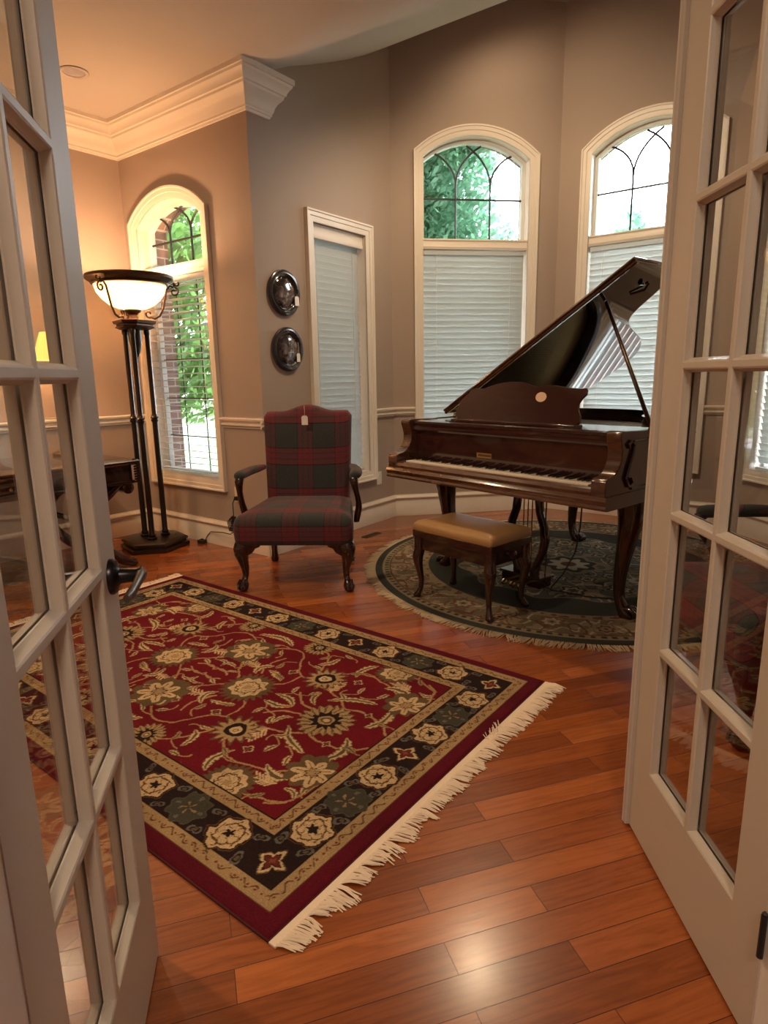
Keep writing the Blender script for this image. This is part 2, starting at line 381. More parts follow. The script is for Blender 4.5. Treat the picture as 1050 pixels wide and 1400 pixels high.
# ---------------------------------------------------------------- baseboards, chair rails, crown
def strip(name,W,prof,segs,m='trim'):
    b=MB()
    for a,c in segs:
        b.rings([[W(a,d,z) for d,z in prof],[W(c,d,z) for d,z in prof]])
    return b.build(name,m,kind='structure',smooth=30)
BP=[(0,0),(.019,0),(.019,.122),(.015,.130),(.015,.150),(.024,.158),(.028,.170),(.022,.182),(.012,.190),(.010,.197),(0,.197)]
RP=[(0,.925),(.010,.925),(.014,.938),(.026,.945),(.026,.953),(.012,.957),(.012,.968),(.024,.974),(.034,.982),(.036,.994),(.026,1.0),(0,1.0)]
k=2
for nm,W in list(walls.items())+[('front',FW)]:
    e0=.03 if nm=='bay_left' else 0;e1=.03 if nm=='back_left' else 0
    segs=[(-e0,W.len+e1)]
    if nm=='front': segs=[(0,sR-.10),(sL+.10,W.len)]
    strip('baseboard_'+nm,W,BP,segs)
    w=wins.get(nm)
    if w: segs=[(-e0*1.1,w['s0']-.083),(w['s1']+.083,W.len+e1*1.1)]
    strip('trim_%d'%k,W,RP,segs);k+=1
CPf=[(0,2.945),(.012,2.945),(.016,2.957),(.024,2.960),(.025,2.972),(.034,2.984),(.042,3.008),(.058,3.03),(.078,3.048),(.090,3.060),(.093,3.074),(.104,3.078),(.108,3.092),(.122,3.112),(.136,3.124),(.140,3.138),(.150,3.140),(.152,3.172),(0,3.172)]
Wp=[walls['left'](.0,0,0)[:2],G,E0,walls['bay_left'](.19,0,0)[:2]]
b=MB();rs=[]
for i,p in enumerate(Wp):
    p=np.array(p)
    ns=[];
    if i>0: d=np.array(Wp[i])-np.array(Wp[i-1]);d/=np.linalg.norm(d);ns.append(np.array([d[1],-d[0]]))
    if i<3: d=np.array(Wp[i+1])-np.array(Wp[i]);d/=np.linalg.norm(d);ns.append(np.array([d[1],-d[0]]))
    o=ns[0] if len(ns)==1 else (ns[0]+ns[1])/(1+ns[0]@ns[1])
    tt=walls['bay_left'].u if i==3 else np.zeros(2)
    rs.append([(p[0]+o[0]*d_+tt[0]*d_*.75,p[1]+o[1]*d_+tt[1]*d_*.75,z) for d_,z in CPf])
b.rings(rs);b.build('trim_%d'%k,'trim',kind='structure',smooth=25);k+=1
# door casing on the room side
b=MB();pth=[(sR-.004,0),(sR-.004,DZ+.004),(sL+.004,DZ+.004),(sL+.004,0)]
sweep2d(b,pth,casing_prof(.09),FW,closed=False,flip=-1)
sweep2d(b,pth,[(a,-d) for a,d in casing_prof(.09)],FW,closed=False,flip=-1,d0=-TH)
b.build('trim_%d'%k,'trim',kind='structure',smooth=25);k+=1

# ---------------------------------------------------------------- windows and blinds
blindinfo={
 1:('white slatted blind tilted open behind the lit floor lamp','left'),
 2:('narrow closed white blind with a valance, in the window beside the two wall plaques',''),
 3:('closed white blind under the left arched window of the bay, left of the piano lid',''),
 4:('closed white blind behind the raised piano lid and prop stick',''),
 5:('closed white blind seen through the right glazed door, behind the second armchair','')}
def window(nm,W,w):
    n=w['n'];root=empty('window_%d'%n,W((w['s0']+w['s1'])/2,0,0),0,kind='structure')
    inv=Matrix.Translation(-Vector(root.location))
    def fin(b,name,mt,**k):
        o=b.build(name,mt,**k);o.data.transform(inv);o.parent=root;return o
    pth=opening_path(w)[::-1]
    b=MB();sweep2d(b,pth,casing_prof(.083),W,flip=-1 if False else 1);fin(b,'casing','trim',smooth=25)
    dj=-.10
    b=MB();sweep2d(b,pth,[(0,.012),(0,dj),(.006,dj),(.006,.012)],W);fin(b,'jamb','trim',smooth=25)
    b=MB();sweep2d(b,pth,[(0,dj-.03),(0,dj+.012),(-.028,dj+.008),(-.034,dj-.03)],W);fin(b,'sash','sash',smooth=25)
    lo=w['z0']
    if w['bar']:
        z0,z1=w['bar'];b=MB()
        b.prism([(dj-.02,z0),(-.012,z0),(-.004,z0+.02),(-.010,z0+.03),(-.010,z1-.02),(-.002,z1-.01),(-.006,z1),(dj-.02,z1)],w['s0'],w['s1'],T=lambda d,z,s:W(s,d,z));fin(b,'mid_rail','trim')
    g=opening_path(w,-.02)
    b=MB();b.prism(g,-.001,.001,T=lambda s,z,h:W(s,dj-.012+h,z));fin(b,'pane','glass',smooth=0)
    b=MB();s0,s1=w['s0'],w['s1'];wd=s1-s0;x1,x2=s0+wd*.335,s0+wd*.665;cc=(s0+s1)/2
    if w['za']>w['zs']:
        zb=w['bar'][1];zt=w['zs'];dd=dj-.008;zm=zb+(w['za']-zb)*.42;zk=zb+(w['za']-zb)*.55
        def tb(pts,r=.0085): b.tube([W(s,dd,z) for s,z in pts],r,6)
        tb([(x1,zb),(x1,zk)]);tb([(x2,zb),(x2,zk)]);tb([(s0+.02,zm),(s1-.02,zm)])
        def curve(xa,xb,za_,zb_,n_=14):  # quarter ellipse rising from (xa,za_) and bending towards xb
            return [(xa+(xb-xa)*(1-math.cos(t*PI/2/n_)),za_+(zb_-za_)*math.sin(t*PI/2/n_)) for t in range(n_+1)]
        def clip(pts): return [(s,z) for s,z in pts if z<arch(w,min(max(s,s0),s1))-.012 and s0+.01<s<s1-.01]
        hz=(w['za']-zk)*1.02
        tb(clip(curve(x1,x1+wd*.62,zk,zk+hz*1.1)));tb(clip(curve(x2,x2-wd*.62,zk,zk+hz*1.1)))
        tb(clip(curve(x1,s0-wd*.02,zk,zk+hz*.75)));tb(clip(curve(x2,s1+wd*.02,zk,zk+hz*.75)))
    # exterior grid in the lower sash
    zt=w['bar'][0] if w['bar'] else w['zs']
    if n in(1,):
        for q in(.335,.665): b.tube([W(s0+wd*q,dj-.02,lo+.03),W(s0+wd*q,dj-.02,zt)],.005,6)
        kk=max(2,round((zt-lo)/.33))
        for i in range(1,kk): z=lo+(zt-lo)*i/kk;b.tube([W(s0+.02,dj-.02,z),W(s1-.02,dj-.02,z)],.005,6)
    fin(b,'leading','lead')
    # blind
    tilt={1:6,2:74,3:71,4:70,5:68}[n]
    bl=empty('window_blind',W((s0+s1)/2,-.045,0),0,blindinfo[n][0],'blind','white window blinds')
    inv2=Matrix.Translation(-Vector(bl.location))
    def fb(b,name,mt,**k):
        o=b.build(name,mt,**k);o.data.transform(inv2);o.parent=bl;return o
    a0,a1=s0+.012,s1-.022
    if n==2: a1=s1-.014
    dm=-.048 if n!=2 else -.068;hw=.025 if n==1 else .027;z=zt-.05
    top=zt-.004
    b=MB();b.box(a0,a1,dm-.022,dm+.022,top-.038,top,T=W)
    fb(b,'headrail','blind')
    if n==2:
        b=MB();b.prism([(.0,top-.095),(.012,top-.095),(.017,top-.075),(.012,top-.06),(.012,top-.02),(.02,top-.006),(.02,top),(0,top)],s0+.004,s1-.004,T=lambda d,z,s:W(s,-.03+d,z));fb(b,'valance','trim')
    b=MB();z=top-.06;cs,sn=math.cos(R(tilt)),math.sin(R(tilt))
    while z>lo+.045:
        # room-side edge low when closed
        pr=[(-hw*cs,-hw*sn),(0,.0022),(hw*cs,hw*sn),(hw*cs,hw*sn-.0022),(0,-.0004),(-hw*cs,-hw*sn-.0022)]
        b.rings([[W(a0,dm+d,z+y) for d,y in pr],[W(a1,dm+d,z+y) for d,y in pr]]);z-=.0505
    fb(b,'slats','blind',smooth=0)
    b=MB();b.box(a0,a1,dm-.02,dm+.02,lo+.006,lo+.026,T=W);fb(b,'bottom_rail','blind',bevel=.002)
    b=MB()
    for q in(.13,.87):
        for dd in(-hw*cs-.001,hw*cs+.001): b.tube([W(a0+(a1-a0)*q,dm+dd,lo+.02),W(a0+(a1-a0)*q,dm+dd,top-.02)],.0012,5)
    fb(b,'ladder_cords','cord')
    if n in(3,4):
        b=MB();b.tube([W(a0+.11,dm+.035,top-.02),W(a0+.11,dm+.037,lo+1.0)],.0016,5);b.lathe([(.002,.03),(.007,.01),(.006,0)],8,W(a0+.11,dm+.037,lo+.98));fb(b,'pull_cord','cord')
    if n in(1,5):
        b=MB();b.tube([W(a1-.04 if n==1 else a0+.05,dm+.035,top-.02),W(a1-.05 if n==1 else a0+.05,dm+.036,lo+1.0)],.0016,5)
        b.lathe([(.002,.04),(.008,.012),(.007,0)],8,W(a1-.05 if n==1 else a0+.05,dm+.036,lo+.97));fb(b,'pull_cord','cord')
for nm,w in wins.items(): window(nm,walls[nm],w)

# ---------------------------------------------------------------- French doors
ROW=.354;R0z=1.292;FH=.006
def french_door(name,hinge_far,ang,side,first):
    # local: x from leading edge to hinge edge, y = depth away from the visible face, z up
    root=empty(name,(hinge_far[0],hinge_far[1],0),R(ang),kind='structure')
    Wd=.61;T_=.044*side
    xs=[(.10,.299),(.311,.510)]
    zs=[(R0z+(k-3)*ROW+FH,R0z+(k-2)*ROW-FH) for k in range(6)]
    gx=[0,.10,.299,.311,.510,Wd];gz=[.008]+[v for z in zs for v in z]+[2.462]
    b=MB()
    for i in range(5):
        for j in range(len(gz)-1):
            hole=(i in(1,3)) and j%2==1
            if not hole:
                for y in(0,T_): b.add([(gx[i],y,gz[j]),(gx[i+1],y,gz[j]),(gx[i+1],y,gz[j+1]),(gx[i],y,gz[j+1])],[(0,1,2,3)])
            else:
                x0,x1,z0,z1=gx[i],gx[i+1],gz[j],gz[j+1]
                for ya,s_ in((0,1),(T_,-1)):
                    lev=[(0,ya),(.0035,ya+s_*.002*side),(.006,ya+s_*.011*side),(.010,ya+s_*.0165*side),(.010,ya+s_*.0195*side)]
                    rg=[[(x0+o,y,z0+o),(x1-o,y,z0+o),(x1-o,y,z1-o),(x0+o,y,z1-o)] for o,y in lev]
                    b.rings(rg,False,False)
    z0,z1=gz[0],gz[-1]
    b.add([(0,0,z0),(Wd,0,z0),(Wd,T_,z0),(0,T_,z0),(0,0,z1),(Wd,0,z1),(Wd,T_,z1),(0,T_,z1)],[(0,1,2,3),(4,5,6,7),(0,3,7,4),(1,2,6,5)])
    me=b.build('door_frame','door',parent=root,smooth=25)
    b=MB()
    for x0,x1 in xs:
        for z0,z1 in zs: b.box(x0+.004,x1-.004,T_/2-.0015,T_/2+.0015,z0+.004,z1-.004)
    b.build('panes','doorglass',parent=root,smooth=0)
    b=MB()
    for z in(.26,1.25,2.2):
        b.lathe([(.006,-.045),(.006,.045)],10,(Wd+.004,T_*.0-.004*side,z));b.lathe([(.004,.045),(.005,.05),(.001,.055)],8,(Wd+.004,-.004*side,z))
        b.box(Wd-.001,Wd+.002,0 if side>0 else T_,T_ if side>0 else 0,z-.045,z+.045)
    b.build('hinges','black',parent=root)
    if first:
        zc=.915;xc=.045
        for sg,yb in((-1,0),(1,T_)):
            d=sg*side
            def P(x,y,z): return (x,yb+y*d,z)
            b=MB()
            # rose (disc on the face)
            rs=[]
            for r,y in((.031,0),(.031,.006),(.028,.011),(.018,.014),(.0135,.018),(.012,.03),(.012,.048),(.015,.056)):
                rs.append([P(xc+r*math.cos(2*PI*i/24),y,zc+r*math.sin(2*PI*i/24)*1.12) for i in range(24)])
            b.rings(rs);b.build('door_handle','steel',parent=root)
            h=root.children[-1] if False else None
            b=MB();pts=[(xc-.012,.052,zc),(xc,.056,zc),(xc+.03,.058,zc+.002),(xc+.06,.057,zc-.002),(xc+.09,.054,zc-.007),(xc+.112,.050,zc-.009)]
            b.tube([P(*p) for p in pts],[.012,.0135,.0105,.0095,.011,.008],12,flat=.75);b.build('lever','steel2',parent=root)
    else:
        b=MB();pr=[(0,0),(0,-.010),(-.004,-.014),(-.008,-.010),(-.012,-.014),(-.018,-.015),(-.023,-.010),(-.023,.012),(0,.012)]
        b.prism([(x,y*side) for x,y in pr],.008,2.462);b.build('astragal','door',parent=root,smooth=25)
    return root
french_door('door_1',(-.531,1.191),280.44,-1,True)
french_door('door_2',(.690,1.577),-90.4,1,False)

# ---------------------------------------------------------------- small fittings on walls
def outlet(W,s,z,label,mt,w=.072,h=.116):
    r=empty('wall_outlet',W(s,0,z),math.atan2(W.u[1],W.u[0]),label,'outlet','wall outlets')
    b=MB();b.prism([(-w/2,-h/2),(w/2,-h/2),(w/2,h/2),(-w/2,h/2)],0,.006,T=lambda a,c,h_:(a,-h_,c));b.build('cover_plate',mt,parent=r,bevel=.002)
    b=MB()
    for q in(-.026,.026): b.prism(arc(0,q,.016,0,360,16)[:-1],.006,.0085,T=lambda a,c,h_:(a,-h_,c))
    b.build('socket',mt,parent=r)
    return r
outlet(walls['back_left'],1.495-.325,.425,'ivory outlet with a black plug under the lamp window corner','outlet')
outlet(walls['bay_left'],1.35,.39,'white outlet low on the wall just left of the piano keyboard end','outletw')
def plaque(W,s,z,label,hole):
    r=empty('wall_plaque',W(s,0,z),math.atan2(W.u[1],W.u[0]),label,'wall plaque','round plaques on the grey wall')
    def ring(r_,y): return [(r_*math.cos(2*PI*i/48),-y,r_*math.sin(2*PI*i/48)) for i in range(48)]
    b=MB();b.rings([ring(a,y) for a,y in((.150,0),(.156,.010),(.154,.022),(.140,.030),(.128,.030),(.122,.024),(.116,.027),(.108,.022),(.104,.014))]);b.build('frame','pewter',parent=r,smooth=40)
    b=MB();b.rings([ring(a,y) for a,y in((.106,.012),(.10,.017),(.07,.026),(.03,.030),(.004,.031))]);o=b.build('convex_glass','silverplate',parent=r,smooth=60)
    return r
m=M['silverplate'];bs=m.node_tree.nodes['Principled BSDF'];tc=N(m,'ShaderNodeTexCoord');nn=N(m,'ShaderNodeTexNoise',_Scale=14.0,_Detail=3.0,_Distortion=1.0)
rr=ramp(m,[(.42,(.02,.015,.018)),(.55,(.10,.065,.06)),(.66,(.32,.27,.24)),(.75,(.10,.08,.08))]);L(m,tc.outputs['Object'],nn.inputs['Vector']);L(m,nn.outputs['Fac'],rr.inputs['Fac']);L(m,rr.outputs['Color'],bs.inputs['Base Color'])
WC=walls['bay_left']
plaque(WC,.252,1.862,'upper round black framed plaque on the grey wall beside the narrow window',0)
plaque(WC,.262,1.476,'lower round black framed plaque on the grey wall beside the narrow window',1)
def price_tag(name,loc,rz,label,drop=.03,w=.028,h=.045,tilt=0):
    r=empty(name,loc,rz,label,'price tag','white price tags')
    b=MB();b.prism([(-w/2,-h),(w/2,-h),(w/2,-.010),(w*.28,0),(-w*.28,0),(-w/2,-.010)],0,.0012,T=lambda a,c,h_:(a,-h_,c-drop));b.build('card','tag',parent=r,smooth=0)
    b=MB();b.tube([(0,-.001,0),(.002,-.003,-drop*.5),(0,-.0015,-drop-.006)],.0009,5);b.build('string','string',parent=r)
    return r
rzC=math.atan2(WC.u[1],WC.u[0])
price_tag('price_tag',WC(.252+.105,.034,1.862-.005),rzC,'white price tag hanging on the upper round wall plaque',.012,.042,.065)
price_tag('price_tag',WC(.262+.085,.034,1.476+.05),rzC,'white price tag hanging on the lower round wall plaque',.075,.034,.062)

# ---------------------------------------------------------------- floor lamp
LC=(-1.80,4.78)
lamp=empty('floor_lamp',(*LC,0),R(20),'tall dark bronze torchiere lamp with glowing bowl, in the corner by the window','floor lamp')
def hexa(r1,r2,off=0): # triangle with cut corners
    pts=[]
    for k in range(3):
        a=R(90+120*k+off)
        for da in(-r2,r2): pts.append((r1*math.cos(a+R(da)),r1*math.sin(a+R(da))))
    return pts
b=MB();hx=hexa(.255,27,50)
def sc_(f): return [(x*f,y*f) for x,y in hx]
b.rings([[(x,y,z) for x,y in sc_(f)] for f,z in((1,0),(1.02,.006),(1.02,.030),(.97,.036),(.93,.040),(.93,.050),(.985,.055),(.98,.070),(.92,.078),(.86,.082))]);b.build('base','bronze',parent=lamp,smooth=30)
colr=.088
for k in range(3):
    a=R(50+90+120*k);x,y=colr*math.cos(a),colr*math.sin(a);a2=R(50+90+120*k);xt,yt=.092*math.cos(a2),.092*math.sin(a2)
    b=MB();pr=[(.034,.082),(.036,.095),(.024,.102),(.028,.115),(.021,.125),(.0205,.35),(.0205,.955),(.021,.965),(.028,.975),(.028,.985),(.022,.99),(.030,1.0),(.022,1.012),(.0175,1.03),(.0175,1.60),(.022,1.61),(.023,1.63),(.018,1.645)]
    b.lathe(pr,16,(x,y,0));b.build('column','bronze',parent=lamp)
b=MB();h2=hexa(.150,20,50)
b.rings([[(x*f,y*f,z) for x,y in h2] for f,z in((.72,1.64),(.95,1.655),(.86,1.665),(.86,1.675),(1,1.682),(1.05,1.70),(.9,1.706))]);b.build('capital','bronze2',parent=lamp,smooth=30)
b=MB();b.lathe([(.0,1.40),(.008,1.41),(.006,1.44),(.02,1.46),(.034,1.50),(.045,1.56),(.05,1.62),(.048,1.642)],16);b.build('finial','bronze',parent=lamp)
b=MB();b.lathe([(.045,1.705),(.036,1.715),(.03,1.74),(.04,1.755),(.055,1.762),(.062,1.775),(.05,1.785)],20);b.build('stem','bronze2',parent=lamp)
b=MB();b.lathe([(.045,1.778),(.10,1.787),(.155,1.812),(.20,1.85),(.232,1.895),(.246,1.94),(.250,1.968),(.244,1.968),(.240,1.94),(.226,1.898),(.195,1.856),(.15,1.82),(.10,1.796),(.04,1.788)],40);b.build('glass_bowl','bowl',parent=lamp,smooth=60)
b=MB();n=72;rs=[]
for r,z,fl_ in((.243,1.945,0),(.262,1.948,0),(.266,1.956,0),(.262,1.962,0),(.270,1.968,.006),(.292,1.982,.006),(.300,1.99,0),(.302,2.004,0),(.298,2.01,0),(.285,2.010,0),(.262,1.985,0),(.243,1.968,0)):
    rs.append([((r+fl_*math.cos(i*PI))*math.cos(2*PI*i/n),(r+fl_*math.cos(i*PI))*math.sin(2*PI*i/n),z) for i in range(n)])
b.rings(rs,closed=True);b.build('rim','bronze2',parent=lamp,smooth=30)
def spiral(cx,cz,r0,r1,a0,a1,n=22): return [(cx+(r0+(r1-r0)*i/n)*math.cos(R(a0+(a1-a0)*i/n)),cz+(r0+(r1-r0)*i/n)*math.sin(R(a0+(a1-a0)*i/n))) for i in range(n+1)]
for k in range(3):
    a=R(-8+120*k);ca,sa=math.cos(a),math.sin(a)
    low=spiral(.120,1.765,.010,.032,20,-110+0,14)
    pth=spiral(.112,1.752,.006,.028,-20,290-20,18)
    main=[(.125,1.726),(.150,1.716),(.185,1.735),(.215,1.79),(.232,1.86),(.248,1.92),(.272,1.945),(.30,1.935)]
    out=spiral(.300,1.905,.034,.008,80,-330,22)
    up=spiral(.325,1.965,.006,.024,60,-190,14)
    b=MB();P3=lambda q:[(x*ca,x*sa,z) for x,z in q]
    b.tube(P3(pth[::1]),.0065,8);b.tube(P3([pth[-1]]+main),.0075,8);b.tube(P3(out),.0065,8);b.tube(P3([(.30,1.938)]+up[::-1]),.0065,8)
    b.build('scroll_arm','bronze2',parent=lamp)
b=MB();b.lathe([(.001,1.86),(.02,1.868),(.03,1.89),(.03,1.91),(.018,1.93),(.001,1.935)],16);b.build('bulb','bulb',parent=lamp)
# foot switch and cord
fs_=None
li=(Matrix.Translation(Vector((*LC,0)))@Matrix.Rotation(R(20),4,'Z')).inverted()@Matrix.Translation(Vector((-1.455,4.86,0)))@Matrix.Rotation(R(-35),4,'Z')
b=MB();b.box(-.032,.032,-.024,.024,0,.028);fs_=b.build('foot_switch','black',bevel=.004);fs_.data.transform(li);fs_.parent=lamp
b=MB();b.lathe([(.012,.028),(.011,.036),(.002,.037)],12);o=b.build('button','black');o.data.transform(li);o.parent=fs_
WB=walls['back_left'];so=1.495-.325
def wp(s,d,z): return WB(s,d,z)
b=MB();b.tube([(-1.43,4.86,.02),(-1.41,4.87,.06),(-1.37,4.83,.10),wp(so-.14,.06,.125),wp(so-.06,.05,.12),wp(so-.02,.045,.15)],.0035,6)
b.tube([wp(so,.012,.41),wp(so-.008,.035,.40),wp(so-.030,.035,.36),wp(so-.035,.03,.30),wp(so-.03,.035,.26)],.0035,6)
for q in range(7):
    off=(q-3)*.006;b.tube([wp(so-.03+off,.035+.004*(q%3),.26),wp(so-.055+off*2.2,.045,.215),wp(so-.035+off*2,.05,.145),wp(so-.010+off*2.2,.045,.20),wp(so-.025+off,.035,.262)],.0032,6)
b.lathe([(.012,-.012),(.014,0),(.012,.012)],10,wp(so-.03,.038,.205))
b.box(-.014,.014,0,.026,-.014,.014,T=lambda x,y,z:wp(so+x,.006+y,.40+z))
o=b.build('power_cord','black');o.data.transform((Matrix.Translation(Vector((*LC,0)))@Matrix.Rotation(R(20),4,'Z')).inverted());o.parent=lamp
b=MB();b.box(-.10,.10,-.03,.03,0,.004)
for i in range(14): b.box(-.09+i*.0135,-.084+i*.0135,-.024,.024,.004,.006)
tag(b.build('floor_vent','vent',loc=(-.105,5.02,.0),rot=(0,0,R(54)),smooth=0),'brown metal floor vent by the wall between armchair and piano','vent')

# ---------------------------------------------------------------- armchairs
def armchair(loc,rz,label):
    t=empty('armchair',loc,rz,label,'armchair',group='matching plaid armchairs')
    # seat: rounded cushion block
    b=MB();rs=[]
    def seat_ring(f,z,n=10):
        pts=[]
        fw,rw,y0,y1=.365*f,.295*f,-.355*f,.31*f
        cor=[(-fw,y0),(fw,y0),(rw,y1),(-rw,y1)];rad=.055*f
        for i in range(4):
            p=np.array(cor[i]);a=np.array(cor[i-1]);c=np.array(cor[(i+1)%4])
            da=(a-p)/np.linalg.norm(a-p);dc=(c-p)/np.linalg.norm(c-p)
            for k in range(n):
                tt=k/(n-1);q=(1-tt)**2*(p+da*rad)+2*tt*(1-tt)*p+tt**2*(p+dc*rad);pts.append((q[0],q[1]))
        # finer front edge
        return [(x,y,z+(.012*(1-min(1,abs(x)/.37)) if z>.45 else 0)) for x,y in pts]
    for f,z in((.955,.295),(.985,.30),(1.0,.33),(1.01,.38),(1.005,.42),(.98,.45),(.93,.468),(.82,.48),(.6,.487),(.3,.49),(.02,.491)): rs.append(seat_ring(f,z))
    b.rings(rs);b.build('seat','plaid',parent=t,smooth=60)
    # back
    n=26
    def top(x):
        q=abs(x)/.30;base=1.055
        bump=.042*(.5+.5*math.cos(min(q/.62,1)*PI));
        cor=-.035*max(0,(q-.9)/.1)**2
        return base+bump+cor
    b=MB();rings=[]
    zs=[0,.08,.2,.4,.6,.8,.93,.98,1.0]
    outline=[]
    for i in range(n+1): x=-.30+.60*i/n;outline.append((x,top(x)))
    left=[(-.282-.018*k/8,.40+(outline[0][1]-.40)*k/8) for k in range(8)];right=[(-x,z) for x,z in left][::-1]
    ol=left+outline+right
    cx_,cz_=0,.75
    def yb(z): return .275+(z-.42)*.14
    def ringb(f,dy): return [(cx_+(x-cx_)*f,yb(cz_+(z-cz_)*f)+dy,cz_+(z-cz_)*f) for x,z in ol]
    b.rings([ringb(.95,.055),ringb(.985,.048),ringb(1,.03),ringb(1.0,-.005),ringb(.985,-.030),ringb(.95,-.043),ringb(.85,-.05),ringb(.5,-.055),ringb(.02,-.056)]);b.build('backrest','plaid',parent=t,smooth=60)
    for sx in(-1,1):
        b=MB()
        sec=[(sx*.30,.275,.015),(sx*.325,.20,.030),(sx*.352,.08,.036),(sx*.362,-.04,.038),(sx*.362,-.11,.038),(sx*.360,-.145,.030),(sx*.358,-.158,.012)]
        rs=[]
        for x,y,w in sec:
            zc=.685;rs.append([(x+w*math.cos(2*PI*i/14),y,zc+.028*(w/.038)**.5*math.sin(2*PI*i/14)) for i in range(14)])
        b.rings(rs);arm=b.build('arm','plaid',parent=t,smooth=60)
        b=MB()
        pts=[(sx*.355,-.135,.675,.026,.030),(sx*.358,-.150,.655,.026,.028),(sx*.360,-.145,.625,.022,.024),(sx*.366,-.120,.585,.018,.022),(sx*.372,-.085,.54,.018,.022),(sx*.375,-.055,.50,.019,.024),(sx*.372,-.035,.46,.021,.028),(sx*.362,-.03,.41,.022,.032),(sx*.355,-.03,.37,.018,.03)]
        b.loft(pts[::-1],12,p=2.6);b.build('arm_post','maho',parent=t,smooth=50)
    for sx in(-1,1):
        b=MB();X=sx*.318;Y=-.305
        q=[(X-sx*.01,Y+.01,.33,.045,.045),(X,Y,.30,.048,.048),(X+sx*.006,Y-.006,.27,.048,.048),(X+sx*.008,Y-.008,.235,.042,.042),(X+sx*.002,Y-.002,.19,.032,.032),(X-sx*.006,Y+.006,.14,.024,.024),(X-sx*.008,Y+.008,.10,.019,.019),(X-sx*.002,Y+.002,.075,.019,.019),(X+sx*.006,Y-.006,.062,.026,.026),(X+sx*.009,Y-.009,.045,.034,.034),(X+sx*.01,Y-.01,.025,.036,.036),(X+sx*.01,Y-.01,.008,.028,.028),(X+sx*.01,Y-.01,0,.018,.018)]
        b.loft(q[::-1],14,p=2.3)
        # ear bracket
        b.prism([(0,0),(-sx*.085,0),(-sx*.08,-.018),(-sx*.05,-.03),(-sx*.035,-.055),(0,-.075)],-.018,.018,T=lambda a,c,h:(X-sx*.03+a,Y-.012+h,.302+c))
        for k in(-1,0,1):
            b.tube([(X+sx*.008+k*.016,Y-.012,.072),(X+sx*.01+k*.02,Y-.036,.052),(X+sx*.01+k*.02,Y-.046,.022)],[.008,.009,.006],6)
        b.build('leg','maho',parent=t,smooth=50)
        b=MB();X=sx*.262
        q=[(X,.27,.31,.028,.028),(X,.275,.22,.024,.024),(X,.285,.14,.021,.021),(X+sx*.004,.305,.08,.02,.02),(X+sx*.008,.325,.045,.022,.024),(X+sx*.01,.335,.02,.028,.030),(X+sx*.01,.335,0,.024,.026)]
        b.loft(q[::-1],12,p=2.8);b.build('leg','maho',parent=t,smooth=50)
    return t
armchair((-.53,3.985,0),R(-3),'plaid wool armchair with white price tag, standing by the grey wall')
price_tag('price_tag',(-.53+.012,3.985+.245,1.095),R(-3),'white price tag hanging from the top of the plaid armchair back',.065,.042,.062)
armchair((1.52,2.29,.0),R(-88),'plaid wool armchair seen through the glass of the right door')

# ---------------------------------------------------------------- piano
PM=np.array([.551,3.341]);PA=-49.8
pn=empty('grand_piano',(PM[0],PM[1],.0118),R(PA),'dark mahogany grand piano with raised lid, standing on the round rug','piano')
ZB=-.011
body=[(-.735,.07),(-.735,1.56),(-.70,1.68),(-.60,1.765),(-.45,1.80),(-.20,1.80),(-.04,1.755),(.07,1.65),(.14,1.52),(.20,1.36),(.27,1.18),(.34,1.08),(.44,1.02),(.58,.98),(.68,.92),(.735,.80),(.735,.07)]
def smooth_poly(p,n=3,keep=()):
    for _ in range(n):
        q=[]
        for i in range(len(p)):
            a=p[i];b_=p[(i+1)%len(p)]
            if i in keep or (i+1)%len(p) in keep:
                q.append(a) if i in keep else q.append((a[0]*.75+b_[0]*.25,a[1]*.75+b_[1]*.25))
                if (i+1)%len(p) not in keep: q.append((a[0]*.25+b_[0]*.75,a[1]*.25+b_[1]*.75))
            else: q+=[(a[0]*.75+b_[0]*.25,a[1]*.75+b_[1]*.25),(a[0]*.25+b_[0]*.75,a[1]*.25+b_[1]*.75)]
        keep=[j for j,v in enumerate(q) if any(abs(v[0]-p[k_][0])<1e-9 and abs(v[1]-p[k_][1])<1e-9 for k_ in keep)]
        p=q
    return p
bo=[(-.735,.30)]+body[1:-1]+[(.735,.30)]
def open_smooth(p,n=2):
    for _ in range(n):
        q=[p[0]]
        for i in range(len(p)-1):
            a,b_=p[i],p[i+1];q+=[(a[0]*.75+b_[0]*.25,a[1]*.75+b_[1]*.25),(a[0]*.25+b_[0]*.75,a[1]*.25+b_[1]*.75)]
        q.append(p[-1]);p=q
    return p
bo=open_smooth(bo,2)
def offs(p,d):
    out=[]
    for i in range(len(p)):
        a=np.array(p[max(i-1,0)]);c=np.array(p[min(i+1,len(p)-1)]);t=c-a;t/=np.linalg.norm(t);out.append((p[i][0]+t[1]*d,p[i][1]-t[0]*d))
    return out
bi=offs(bo,.035)
b=MB()
# rim: profile swept along the open outline
rs=[]
for (x,y),(xi,yi) in zip(bo,bi):
    ox,oy=(x-xi)/.035,(y-yi)/.035
    rs.append([(x,y,.66),(x+ox*.006,y+oy*.006,.665),(x+ox*.006,y+oy*.006,.69),(x,y,.70),(x,y,.975),(x+ox*.004,y+oy*.004,.985),(x+ox*.004,y+oy*.004,1.0),(xi,yi,1.0),(xi,yi,.66)])
b.rings(rs);b.build('rim','maho2',parent=pn,smooth=35)
b=MB();b.prism([(x,y) for x,y in bi],.665,.70);b.build('bottom_board','maho2',parent=pn,smooth=0)
b=MB();b.prism([(x,y) for x,y in offs(bo,.05)],.905,.915);b.build('iron_plate','plategold',parent=pn,smooth=0)
b=MB()
for i in range(46):
    x=-.62+i*.027;b.tube([(x,.45,.932),(x*.6-.12,1.05 if x>.2 else 1.45,.932)],.0012,4)
b.build('strings','steel2',parent=pn)
